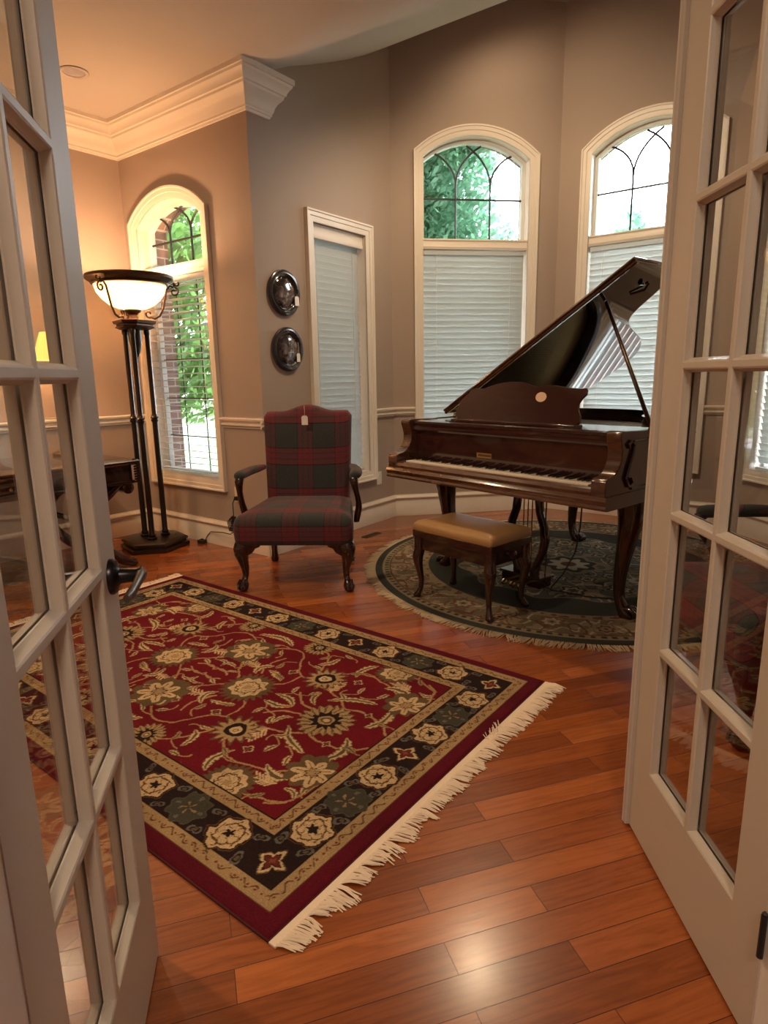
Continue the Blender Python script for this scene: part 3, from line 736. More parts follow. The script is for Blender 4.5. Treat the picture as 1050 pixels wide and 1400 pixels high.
# front top board (pin block cover) and music shelf
b=MB();b.box(-.70,.70,.115,.46,.975,.995);b.build('top_board','maho2',parent=pn,bevel=.003)
b=MB();b.rings([[(x,y,z) for y,z in((.085,.935),(.078,.945),(.078,.955),(.086,.962),(.084,.975),(.078,.982),(.078,.995),(.13,.998),(.13,.935))] for x in(-.67,.67)]);b.build('front_moulding','maho2',parent=pn,smooth=30)
b=MB();b.prism([(.122,.748),(.108,.94),(.135,.94),(.19,.748)],-.66,.66,T=lambda y,z,x:(x,y,z));b.build('fallboard','maho2',parent=pn,smooth=0)
# maker's plate
b=MB();b.box(-.168,-.06,-.002,.0,-.014,.014,T=lambda x,y,z:(x,(.1155+y-z*.073),.822+z));
for i in range(9): b.box(-.156+i*.0105,-.150+i*.0105,-.003,-.002,-.005,.006,T=lambda x,y,z:(x,(.1155+y-z*.073),.822+z),m=1)
b.build('maker_plate',['gold','bronze'],parent=pn,smooth=0)
# key bed, key slip and mouldings
b=MB()
b.rings([[(x,y,z) for y,z in((-.05,.655),(-.062,.658),(-.066,.668),(-.060,.680),(-.066,.690),(-.070,.702),(-.064,.712),(-.058,.720),(.30,.720),(.30,.655))] for x in(-.745,.745)]);b.build('keybed','walnut',parent=pn,smooth=30)
b=MB();b.rings([[(x,y,z) for y,z in((-.056,.718),(-.060,.735),(-.052,.750),(-.040,.757),(-.022,.757),(-.015,.750),(-.015,.718))] for x in(-.665,.665)]);b.build('key_slip','walnut',parent=pn,smooth=30)
for x0,x1 in((-.66,-.622),(.622,.66)):
    b=MB();b.box(x0,x1,-.015,.17,.720,.763);b.build('key_block','walnut',parent=pn,bevel=.003)
# arms
ap=[(-.058,.716),(-.058,.782),(-.052,.795),(-.035,.803),(.0,.808),(.028,.820),(.052,.845),(.068,.880),(.070,.915),(.060,.950),(.050,.975),(.052,.996),(.066,1.006),(.085,1.006),(.30,1.0),(.30,.716)]
for sx in(-1,1):
    b=MB();b.prism(ap,sx*.662,sx*.737,T=lambda y,z,x:(x,y,z));b.build('arm','walnut',parent=pn,bevel=.004,smooth=50)
# side mouldings on the treble cheek
b=MB()
for z in(.955,.735): b.tube([(.740,.16,z),(.742,.45,z),(.742,.78,z)],.006,6)
b.tube([(.742,.12,.93),(.744,.105,.945),(.744,.13,.958),(.744,.16,.94),(.744,.15,.90),(.744,.12,.84),(.744,.10,.79),(.744,.13,.75),(.744,.16,.765),(.744,.145,.785)],.008,8)
b.build('cheek_scroll','maho',parent=pn)
# keys
wk=MB();wk.box(0,.0228,-.012,.14,.745,.762);kw=None;gw=(.622*2)/52
for i in range(52):
    x=-.622+i*gw
    if kw is None: kw=wk.build('white_key','white_key',parent=pn,smooth=0,bevel=.0012);kw.location.x=x
    else: o=kw.copy();COL.objects.link(o);o.location.x=x;o.parent=pn
bk=MB();bk.prism([(.052,.760),(.056,.771),(.13,.772),(.13,.760)],-.005,.005,T=lambda y,z,x:(x,y,z));kb=None
for i in range(51):
    if (i%7) in (0,2,3,5,6):   # A0 start: sharps after A,C,D,F,G
        x=-.622+(i+1)*gw
        if kb is None: kb=bk.build('black_key','black_key',parent=pn,smooth=0);kb.location.x=x
        else: o=kb.copy();COL.objects.link(o);o.location.x=x;o.parent=pn
# music desk
ms=[(-.385,0),(-.43,.03),(-.425,.07),(-.40,.12),(-.345,.165),(-.335,.185),(-.30,.195),(-.24,.192),(-.20,.205),(-.14,.222),(-.06,.232),(.03,.230),(.09,.215),(.13,.205),(.17,.214),(.24,.212),(.33,.20),(.40,.196),(.425,.20),(.432,.185),(.43,.165),(.41,.145),(.395,.12),(.40,.085),(.418,.055),(.42,.025),(.39,0)]
def MD(x,z,h): return (x,.205+z*.22+h*.97,.998+z*.975-h*.2)
b=MB();b.prism([(x,z) for x,z in ms],0,.014,T=MD);b.build('music_desk','maho2',parent=pn,smooth=50,bevel=.002)
b=MB();b.prism(arc(0,0,1,0,360,24)[:-1],-.0015,.004,T=lambda x,z,h:MD(.165+x*.034,.150+z*.026,h));b.build('desk_reflection','glint',parent=pn,smooth=40)  # pale oval disc: a lamp-like reflection painted onto the desk panel
b=MB();b.box(-.42,.42,.165,.24,.995,1.012);b.build('music_shelf','maho2',parent=pn,bevel=.003)
b=MB()
for x in(-.25,.25): b.tube([(x,.245,1.15),(x,.34,1.0)],.006,6)
b.build('desk_prop','brass',parent=pn)
# lid
th=R(31);HX=-.735;HZ=1.018
def LD(a,y,h): return (HX+a*math.cos(th)-h*math.sin(th),y,HZ+a*math.sin(th)+h*math.cos(th))
lo_=[(0,.45),(1.485,.45),(1.485,.80),(1.42,.90),(1.32,.955),(1.19,.985),(1.09,1.03),(1.02,1.13),(.95,1.32),(.89,1.50),(.81,1.64),(.70,1.745),(.54,1.79),(.33,1.80),(.14,1.765),(.03,1.68),(0,1.56)]
lo2=[lo_[0]]+open_smooth(lo_[1:],2)
b=MB();b.prism([(a,y) for a,y in lo2],0,.018,T=LD);b.build('lid','ebony',parent=pn,smooth=40,bevel=.003)
b=MB()
b.rings([[LD(a,y,h) for y,h in((.45,-.004),(.442,0),(.440,.008),(.446,.014),(.438,.020),(.440,.028),(.452,.032),(.47,.020),(.47,0))] for a in(.0,1.487)]);b.build('lid_edge_moulding','walnut',parent=pn,smooth=30)
b=MB();b.prism([(0,.46),(1.485,.46),(1.485,.80),(0,.80)],.020,.038,T=LD);b.build('folded_front_flap','ebony',parent=pn,smooth=0,bevel=.003)
b=MB();b.rings([[(HX-.005+.02,y,1.0),(HX+.01+.02,y,1.012),(HX+.025,y,1.018),(HX+.03,y,1.0)] for y in(.5,1.5)]);b.build('lid_hinge','brass',parent=pn)
b=MB();p0=LD(1.20,.60,-.004);b.tube([(.70,.40,.99),( .70+(p0[0]-.70)*.5,.40+.10,.99+(p0[2]-.99)*.5),p0],[.014,.013,.011],8,flat=.6)
b.build('prop_stick','maho',parent=pn)
b=MB();b.lathe([(.016,0),(.016,.008),(.010,.012),(.002,.013)],12,LD(1.36,.70,-.013))
b.tube([LD(1.28,.72,-.006),LD(1.33,.78,-.012),LD(1.37,.76,-.006)],.006,6);b.build('lid_catch','ebony',parent=pn)
# legs
def pleg(x,y,sx,sc=1.0):
    q=[(-.01,.665,.085,.07),(-.01,.63,.085,.07),(0,.625,.070,.06),(.004,.60,.070,.058),(.006,.55,.066,.055),(.0,.48,.056,.048),(-.012,.40,.046,.042),(-.026,.31,.038,.036),(-.036,.22,.031,.031),(-.038,.14,.027,.028),(-.030,.09,.026,.028),(-.014,.055,.030,.031),(.004,.032,.038,.034),(.014,.015,.042,.034),(.014,.0,.038,.032)]
    b=MB();b.loft([(x+sx*(dx+.0),y,z,wx,wy) for dx,z,wx,wy in q][::-1],14,p=3)
    # scroll toe
    for k in(-1,0,1): b.tube([(x+sx*.01,y+k*.018,.05),(x+sx*.045,y+k*.018,.052),(x+sx*.068,y+k*.02,.036),(x+sx*.066,y+k*.02,.014)],[.014,.014,.013,.010],8)
    b.build('leg','maho',parent=pn,smooth=50)
pleg(.615,.41,1);pleg(-.675,.40,-1);pleg(-.44,1.58,1)
# lyre
lx,ly=-.015,.40
for sx in(-1,1):
    b=MB();b.loft([(lx+sx*dx,ly,z,wx,.022) for dx,z,wx in((.10,.66,.035),(.095,.62,.035),(.075,.56,.026),(.085,.48,.024),(.115,.40,.026),(.125,.32,.027),(.11,.24,.025),(.075,.17,.024),(.06,.12,.028),(.065,.08,.035))][::-1],10,p=3);b.build('lyre_post','maho',parent=pn,smooth=50)
b=MB()
for x in(-.03,0,.03): b.tube([(lx+x,ly,.66),(lx+x,ly,.12)],.004,6)
b.build('pedal_rods','brass',parent=pn)
b=MB();b.box(lx-.14,lx+.14,ly-.055,ly+.055,.04,.10);b.box(lx-.15,lx+.15,ly-.065,ly+.065,.095,.108);b.build('pedal_box','maho',parent=pn,bevel=.004)
for x in(-.06,0,.06):
    b=MB();b.loft([],8) if False else b.tube([(lx+x,ly-.05,.066),(lx+x,ly-.09,.066),(lx+x,ly-.125,.060),(lx+x,ly-.145,.052)],[.008,.010,.016,.010],8,flat=1.2);b.build('pedal','brass',parent=pn)
b=MB();b.box(.10,.47,.27,.50,.585,.655);b.build('control_box','black',parent=pn,bevel=.004)
b=MB();b.box(.115,.20,.266,.27,.597,.622);b.build('teal_label','teal',parent=pn,smooth=0)
# cables under the piano
def PW(x,y,z): p=PM+ud(PA)*x+ud(PA+90)*y;return (p[0],p[1],z)
b=MB()
b.tube([PW(.14,.36,.60),PW(.13,.37,.45),PW(.11,.42,.25),PW(.09,.44,.10),PW(.08,.46,.03),PW(.14,.47,.020)],.004,6)
b.tube([PW(.34,.40,.60),PW(.335,.40,.46),PW(.30,.42,.30),PW(.22,.43,.15),PW(.14,.44,.05),PW(.12,.46,.019),PW(.20,.50,.018),PW(.32,.52,.018),PW(.42,.58,.018),PW(.52,.62,.018),PW(.66,.64,.018),PW(.80,.72,.018),PW(1.1,.75,.018)],.0045,6)
o=b.build('power_cable','black');o.data.transform((Matrix.Translation(Vector((PM[0],PM[1],.0118)))@Matrix.Rotation(R(PA),4,'Z')).inverted());o.parent=pn

# ---------------------------------------------------------------- bench
bc=PM+ud(PA)*(-.095)+ud(PA+90)*(-.01)
bn=empty('piano_bench',(bc[0],bc[1],.0118),R(PA+1.5),'dark wood piano bench with tan leather top in front of the keyboard','bench')
hx_,hy_=.285,.175
b=MB()
def rr_(w,h,r,z,n=6):
    pts=[]
    for cx2,cy2,a0 in((w-r,h-r,0),(-w+r,h-r,90),(-w+r,-h+r,180),(w-r,-h+r,270)):
        pts+=[(cx2+r*math.cos(R(a0+90*i/n)),cy2+r*math.sin(R(a0+90*i/n)),z) for i in range(n+1)]
    return pts
b.rings([rr_(hx_*f,hy_*g,.02,z) for f,g,z in((1,1,.405),(1.015,1.02,.412),(1.015,1.02,.428),(.995,.99,.442),(.95,.93,.455),(.82,.76,.463),(.6,.5,.466))]);b.build('cushion','leather',parent=bn,smooth=60)
b=MB();b.box(-hx_,hx_,-hy_,hy_,.365,.405);b.box(-hx_+.02,hx_-.02,-hy_+.02,hy_-.02,.29,.365);b.build('apron','maho',parent=bn,bevel=.003)
for sx in(-1,1):
    for sy in(-1,1):
        X,Y=sx*(hx_-.028),sy*(hy_-.028)
        q=[(0,.365,.028),(0,.29,.028),(.004,.27,.030),(.008,.24,.028),(.006,.20,.023),(-.002,.15,.018),(-.008,.10,.0145),(-.006,.06,.013),(.002,.035,.016),(.010,.018,.021),(.012,.004,.020),(.012,0,.016)]
        b=MB();b.loft([(X+sx*d,Y+sy*d*.8,z,w,w) for d,z,w in q][::-1],12,p=2.8);b.build('leg','maho',parent=bn,smooth=50)
for sx in(-1,1):
    b=MB();rs=[]
    for r_,x in((.010,0),(.010,.012),(.020,.016),(.024,.026),(.022,.036),(.012,.042)): rs.append([(sx*(hx_+x-.02),r_*math.cos(2*PI*i/16),.335+r_*math.sin(2*PI*i/16)) for i in range(16)])
    b.rings(rs);b.build('height_knob','maho2',parent=bn)

# ---------------------------------------------------------------- rugs
def pattern_mesh(name,verts,quads,cols,mt,parent):
    me=bpy.data.meshes.new(name);nv=len(verts);nq=len(quads)
    me.vertices.add(nv);me.vertices.foreach_set('co',verts.astype(np.float32).ravel())
    me.loops.add(nq*4);me.loops.foreach_set('vertex_index',quads.astype(np.int32).ravel())
    me.polygons.add(nq);me.polygons.foreach_set('loop_start',np.arange(nq,dtype=np.int32)*4)
    me.update(calc_edges=True)
    a=me.color_attributes.new('pattern','FLOAT_COLOR','POINT')
    c=np.ones((nv,4),np.float32);c[:,:3]=cols;a.data.foreach_set('color',c.ravel())
    me.materials.append(M[mt]);me.validate()
    o=bpy.data.objects.new(name,me);COL.objects.link(o);o.parent=parent
    return o
rs_=np.random.RandomState(3)
def vnoise(x,y,sc):
    g=rs_.rand(64,64);xi=x*sc;yi=y*sc;x0=np.floor(xi).astype(int);y0=np.floor(yi).astype(int);fx=xi-x0;fy=yi-y0;fx=fx*fx*(3-2*fx);fy=fy*fy*(3-2*fy)
    G_=lambda a,b_:g[a%64,b_%64]
    return (G_(x0,y0)*(1-fx)+G_(x0+1,y0)*fx)*(1-fy)+(G_(x0,y0+1)*(1-fx)+G_(x0+1,y0+1)*fx)*fy
TAN=(.33,.215,.105);LTAN=(.50,.35,.19);RED=(.125,.0065,.012);MAR=(.095,.006,.014);BLK=(.020,.010,.010);OLV=(.105,.070,.034);GRN=(.050,.046,.032);BRN=(.10,.045,.02);GRY=(.11,.10,.085)
class Paint:
    def __init__(s,X,Y,base): s.X=X;s.Y=Y;s.C=np.empty(X.shape+(3,));s.C[:]=base
    def put(s,mask,col): s.C[mask]=col
    def polar(s,cx,cy):
        dx=s.X-cx;dy=s.Y-cy;return np.hypot(dx,dy),np.arctan2(dy,dx)
    def rosette(s,cx,cy,r,rot=0,kind=0):
        q,a=s.polar(cx,cy);a=a+rot
        if kind==0:   # border rose
            e=r*(1+.09*np.cos(6*a)+.03*np.cos(13*a))
            s.put(q<e*1.16,BRN);s.put(q<e*1.09,BLK);s.put(q<e,LTAN)
            w=q/e;s.put((abs(np.cos(3*a+1.2*np.sin(9*q/r)))<.16)&(w<.86)&(w>.3),BRN)
            s.put((abs(w-.70+.1*np.cos(6*a))<.045),BRN);s.put(w<.26+.08*np.cos(5*a),BLK)
        elif kind==1: # diamond bud
            e=r*(.78+.22*np.cos(4*a)+.05*np.cos(12*a))
            s.put(q<e*1.25,OLV);s.put(q<e*1.1,LTAN);s.put(q<e*.82,BLK);s.put(q<e*.70,(.11,.02,.014));s.put(q<e*.3,(.2,.05,.03))
        elif kind==2: # dark medallion
            e=r*(1.06+.10*np.cos(8*a));s.put(q<e*1.10,(.075,.065,.05));s.put(q<e*1.04,GRN);
            s.put((q<e*.5)&(abs(np.cos(2.5*a))<.35)&(q>e*.12),(.26,.15,.09));s.put((q<e*.85)&(q>e*.62)&(np.cos(4*a)>.86),GRY)
        elif kind==3: # daisy with ring
            e=r*(1+.22*np.cos(14*a));s.put(q<e*1.1,OLV);s.put(q<e*.92,TAN);s.put(q<r*.60,BLK);s.put(q<r*.33,LTAN);s.put(q<r*.16,OLV);s.put(q<r*.10,LTAN)
        elif kind==4: # sunflower
            e=r*(1+.10*np.cos(20*a));s.put(q<e*1.05,OLV);s.put(q<e,TAN);s.put((q<e*.95)&(np.cos(20*a+5*q/r)>.55)&(q>r*.55),OLV);s.put(q<r*(.55+.10*np.cos(11*a)),BLK);s.put(q<r*.30,TAN);s.put(q<r*.20,OLV);s.put(q<r*.11,LTAN)
        elif kind==5: # round palmette with olive halo
            e=r*(1.12+.13*np.cos(24*a));s.put(q<e,OLV);e2=r*(.80+.07*np.cos(9*a));s.put(q<e2,LTAN);w=q/e2
            s.put((abs(np.sin(4*a+2*np.sin(7*w)))<.22)&(w<.85)&(w>.25),BRN);s.put(w<.25,TAN);s.put(abs(w-.62)<.04,BRN)
        elif kind==6: # spiky palmette (fan)
            e=r*(1.0+.26*abs(np.cos(4.5*a))-.08+.12*np.cos(a));s.put(q<e*1.10,OLV*1 if False else OLV);
            s.put(q<r*(1.05+.08*np.cos(9*a)),OLV);e=r*(.52+.50*abs(np.cos(3.5*a))**1.3);s.put(q<e,LTAN);w=q/e;s.put((w<.8)&(w>.35)&(abs(np.sin(7*a))<.28),BRN);s.put(w<.36,TAN);s.put(abs(w-.36)<.05,BRN)
    def stroke(s,pts,w,col,mask=None):
        P_=np.array(pts);x0,x1=P_[:,0].min()-w-.01,P_[:,0].max()+w+.01;y0,y1=P_[:,1].min()-w-.01,P_[:,1].max()+w+.01
        ii=np.where((s.X[:,0]>x0-.02)&(s.X[:,0]<x1+.02))[0];jj=np.where((s.Y[0]>y0-.02)&(s.Y[0]<y1+.02))[0]
        if len(ii)==0 or len(jj)==0: return
        sl=np.s_[ii[0]:ii[-1]+1,jj[0]:jj[-1]+1];X=s.X[sl];Y=s.Y[sl];D=np.full(X.shape,9.)
        n=len(P_)-1;TT=np.zeros(X.shape)
        for k,(a,c) in enumerate(zip(P_[:-1],P_[1:])):
            d=c-a;l=d@d+1e-12;t=np.clip(((X-a[0])*d[0]+(Y-a[1])*d[1])/l,0,1);dd=np.hypot(X-a[0]-t*d[0],Y-a[1]-t*d[1]);m=dd<D;D[m]=dd[m];TT[m]=(k+t[m])/n
        return sl,D,TT
    def vine(s,pts,w=.0045,col=None):
        r=s.stroke(pts,w,col)
        if r: s.C[r[0]][r[1]<w]=col or (.33,.20,.09)
    def feather(s,pts,w=.022,teeth=9,col=LTAN,mid=OLV):
        r=s.stroke(pts,w,col)
        if not r: return
        sl,D,T_=r;env=np.sin(np.clip(T_,0,1)*PI)**.6*w;saw=.55+.45*np.abs(((T_*teeth)%1)*2-1)
        c=s.C[sl];c[(D<env*1.0)]=OLV;c[D<env*saw]=col;c[D<env*.28]=mid
def bez(p0,p1,p2,n=14):
    return [((1-t)**2*p0[0]+2*t*(1-t)*p1[0]+t*t*p2[0],(1-t)**2*p0[1]+2*t*(1-t)*p1[1]+t*t*p2[1]) for t in [i/n for i in range(n+1)]]
HLn,HWd=1.27,.78
def make_rug():
    ctr=(-.812,2.605)
    root=empty('area_rug',(ctr[0],ctr[1],0),R(142.3),'rectangular red oriental rug with black floral border and cream fringe','rug')
    st=.003;nx=int(2*HLn/st);ny=int(2*HWd/st)
    x=np.linspace(-HLn,HLn,nx);y=np.linspace(-HWd,HWd,ny);X,Y=np.meshgrid(x,y,indexing='ij')
    p=Paint(X+.010*(vnoise(X+2,Y+2,24)-.5)+.006*(vnoise(X+2,Y+2,60)-.5),Y+.010*(vnoise(X+7,Y+4,24)-.5)+.006*(vnoise(X+5,Y+2,60)-.5),RED)
    uc=-.03;v0=0.
    dist=np.minimum(HLn-abs(X),HWd-abs(Y))
    # ---- field, mirrored in y and about uc
    for my in(-1,1):
        for mx in(1,-1):
            f=lambda u,v:(uc+mx*(u-uc),my*v)
            fl=lambda pts:[f(*q) for q in pts]
            # vines: large scrolls
            for a,c,d in (((-.98,.05),(-.86,.17),(-.72,.09)),((-.74,.10),(-.62,.20),(-.51,.17)),((-.51,.30),(-.60,.40),(-.72,.36)),((-.72,.36),(-.86,.33),(-.93,.20)),
                          ((-.66,.04),(-.58,.0),(-.50,.10)),((-.42,.20),(-.33,.22),(-.28,.34)),((-.28,.34),(-.20,.42),(-.10,.33)),((-.20,.02),(-.12,.10),(-.06,.17)),
                          ((-.44,.28),(-.40,.42),(-.30,.46)),((-.95,.42),(-.82,.50),(-.72,.45)),((-.97,.30),(-.98,.42),(-.90,.46)),((-.36,.08),(-.42,.12),(-.40,.2)),((-.24,.12),(-.18,.2),(-.22,.28)),((-.13,.02),(-.06,.06),(-.03,.02))):
                p.vine(fl(bez(a,c,d)))
            for a,c,d,w,t in (((-.88,.04),(-.95,.13),(-.88,.22),.024,9),((-.64,.11),(-.72,.20),(-.82,.20),.020,8),((-.76,.32),(-.84,.38),(-.88,.32),.026,9),((-.60,.33),(-.56,.42),(-.62,.47),.020,7),
                              ((-.42,.03),(-.50,.05),(-.56,.0),.018,7),((-.22,.10),(-.16,.16),(-.24,.20),.020,8),((-.38,.33),(-.44,.36),(-.43,.43),.020,7),((-.15,.40),(-.06,.46),(.02,.42),.022,9),
                              ((-.24,.16),(-.33,.15),(-.36,.12),.017,6),((-.62,.06),(-.56,.08),(-.58,.14),.014,5),((-.10,.09),(-.02,.13),(-.03,.06),.014,5),((-.90,.38),(-.95,.35),(-.96,.40),.014,5)):
                p.feather(fl(bez(a,c,d)),w,t)
            # straight fern sprays
            for u,v,du,dv in ((-.86,.375,.09,.02),(-.19,.15,.11,.02),(-.60,.17,.02,.09)):
                base=f(u,v);e=f(u+du,v+dv);p.vine([base,e],.004,LTAN)
                for k in range(6):
                    t=.1+.15*k;bx,by=base[0]+(e[0]-base[0])*t,base[1]+(e[1]-base[1])*t
                    dx,dy=(e[0]-base[0]),(e[1]-base[1]);nl=math.hypot(dx,dy);dx/=nl;dy/=nl
                    for sg in(-1,1): p.vine([(bx,by),(bx+dx*.018-sg*dy*.024,by+dy*.018+sg*dx*.024)],.004,LTAN)
            for k_,(u,v) in enumerate(((-.93,.10),(-.80,.26),(-.67,.17),(-.58,.36),(-.47,.10),(-.40,.30),(-.36,.40),(-.16,.32),(-.12,.05),(-.25,.22),(-.45,.47),(-.56,.12),(-.85,.45),(-.07,.36),(-.70,.25),(-.33,.14),(-.95,.34),(-.10,.15))):
                an=k_*1.9;c_,s__=math.cos(an),math.sin(an)
                p.feather(fl(bez((u-.028*c_,v-.028*s__),(u+.012*s__,v-.012*c_),(u+.03*c_,v+.03*s__))),.013,4,LTAN if k_%3 else TAN)
                p.vine(fl(bez((u-.03*c_,v-.03*s__),(u-.06*c_+.02*s__,v-.05*s__),(u-.07*c_+.05*s__,v-.06*s__-.02*c_))),.0032)
            # flowers
            p.rosette(*f(-.505,.245),.075,kind=3);p.rosette(*f(-.045,.243),.090,rot=.3,kind=6);p.rosette(*f(-.915,.265),.072,rot=.6,kind=6)
            p.rosette(*f(-.727,.462),.078,kind=5);p.rosette(*f(-.265,.462),.068,kind=4)
            p.rosette(*f(-.345,.21),.022,kind=1);p.rosette(*f(-.64,.30),.020,kind=1);p.rosette(*f(-.84,.12),.018,kind=1);p.rosette(*f(-.13,.24),.016,kind=1)
    for mx in(1,-1):
        p.rosette(uc+mx*(-.732-uc),0,.100,kind=4);p.rosette(uc+mx*(-.290-uc),0,.096,kind=5)
    # ---- borders
    X2,Y2=X,Y
    def band(a,c,col): p.put((dist>=a)&(dist<c),col)
    band(.286,.291,BLK);band(.243,.286,TAN);band(.236,.243,BLK)
    nz=vnoise(X,Y,55);nz2=vnoise(X+3,Y+7,80)
    band(.105,.240,BLK)
    sq=np.where((HLn-abs(X))<(HWd-abs(Y)),Y,X)
    for a,c in((.243,.286),(.057,.103)):
        mid=(a+c)/2;wv=np.abs(dist-mid-.010*np.sin(sq*2*PI/.052));dot=np.hypot(((sq/.026)%1-.5)*.026,dist-mid)
        bm=(dist>a+.005)&(dist<c-.005)
        p.put((dist>=a)&(dist<c),TAN);p.put(bm&(wv<.0028)&(nz>.35),BRN);p.put(bm&(dot<.0042)&(nz2>.3),(.16,.03,.02));p.put((dist>=c-.003)&(dist<c+.002),BLK)
    p.put((dist>=.052)&(dist<.057),BRN);p.put(dist<.052,MAR)
    bc_=.170;xa=HLn-bc_;ya=HWd-bc_
    def place(x,y,k):
        if k==0: p.rosette(x,y,.060,kind=0,rot=x*5)
        elif k==1: p.rosette(x,y,.040,kind=1)
        else: p.rosette(x,y,.058,kind=2)
    seq=[1,0,2,0]
    for sg in(-1,1):
        for i in range(13): place(-xa+2*xa*i/12,sg*ya,seq[i%4])
        for i in range(1,8): place(sg*xa,-ya+2*ya*i/8,seq[i%4])
    small=[]
    for i in range(12):
        for sg in(-1,1):
            for o in(-.047,.047): small.append((-xa+2*xa*(i+.5)/12,sg*(ya+o),0))
    for i in range(8):
        for sg in(-1,1):
            for o in(-.047,.047): small.append((sg*(xa+o),-ya+2*ya*(i+.5)/8,1))
    for (sx_,sy_,r_) in small:
        q,a=p.polar(sx_,sy_);an=(hash((round(sx_,3),round(sy_,3)))%7)*.3
        e=.017*(1+.45*np.cos(2*(a-an)));p.put(q<e,GRY);p.put(q<e*.66,BLK);p.put(q<e*.36,OLV)
    C=p.C*(.86+.28*vnoise(X,Y,9)[...,None])
    hgt=np.where(dist<.012,.009-.0*dist,.0115)+.0012*vnoise(X,Y,4)
    hgt=np.where(dist<.0035,.002,hgt)
    V_=np.stack([X,Y,hgt],-1).reshape(-1,3);idx=np.arange(nx*ny).reshape(nx,ny)
    Q=np.stack([idx[:-1,:-1],idx[1:,:-1],idx[1:,1:],idx[:-1,1:]],-1).reshape(-1,4)
    pattern_mesh('pile',V_,Q,C.reshape(-1,3),'rug',root)
    b=MB();b.box(-HLn,HLn,-HWd,HWd,.0005,.006);b.build('backing','rugback',parent=root,smooth=0)
    for sg in(-1,1):
        b=MB();r=random.Random(5+sg)
        b.box(min(sg*HLn,sg*(HLn+.022)),max(sg*HLn,sg*(HLn+.022)),-HWd,HWd,.0005,.0055)
        n=int(2*HWd/.0095)
        for i in range(n):
            y=-HWd+.004+i*.0095
            g=int(i/ (5+ (i//17)%3));rg=random.Random(g*3+sg);sway=rg.uniform(-.10,.55);ln=rg.uniform(.048,.070)
            fold=(abs(y+.30)<.05 and sg<0)
            k=0
            for q in range(3):
                a=sway+r.uniform(-.13,.13);l=ln*r.uniform(.8,1.12);z=r.uniform(.003,.009)
                x0=sg*(HLn+.020);dx=math.cos(a);dy=math.sin(a)*-1
                if fold: dx*=-.5 if q==0 else 1
                pts=[(x0,y+r.uniform(-.003,.003),.0045),(x0+sg*dx*l*.35,y+dy*l*.30,z+.003),(x0+sg*dx*l*.7,y+dy*l*.72,z),(x0+sg*dx*l,y+dy*l*1.05+r.uniform(-.004,.004),.003 if not(fold and q==0) else .018)]
                b.tube(pts,[.0030,.0028,.0024,.0016],4)
        b.build('fringe','fringe',parent=root,smooth=60)
make_rug()
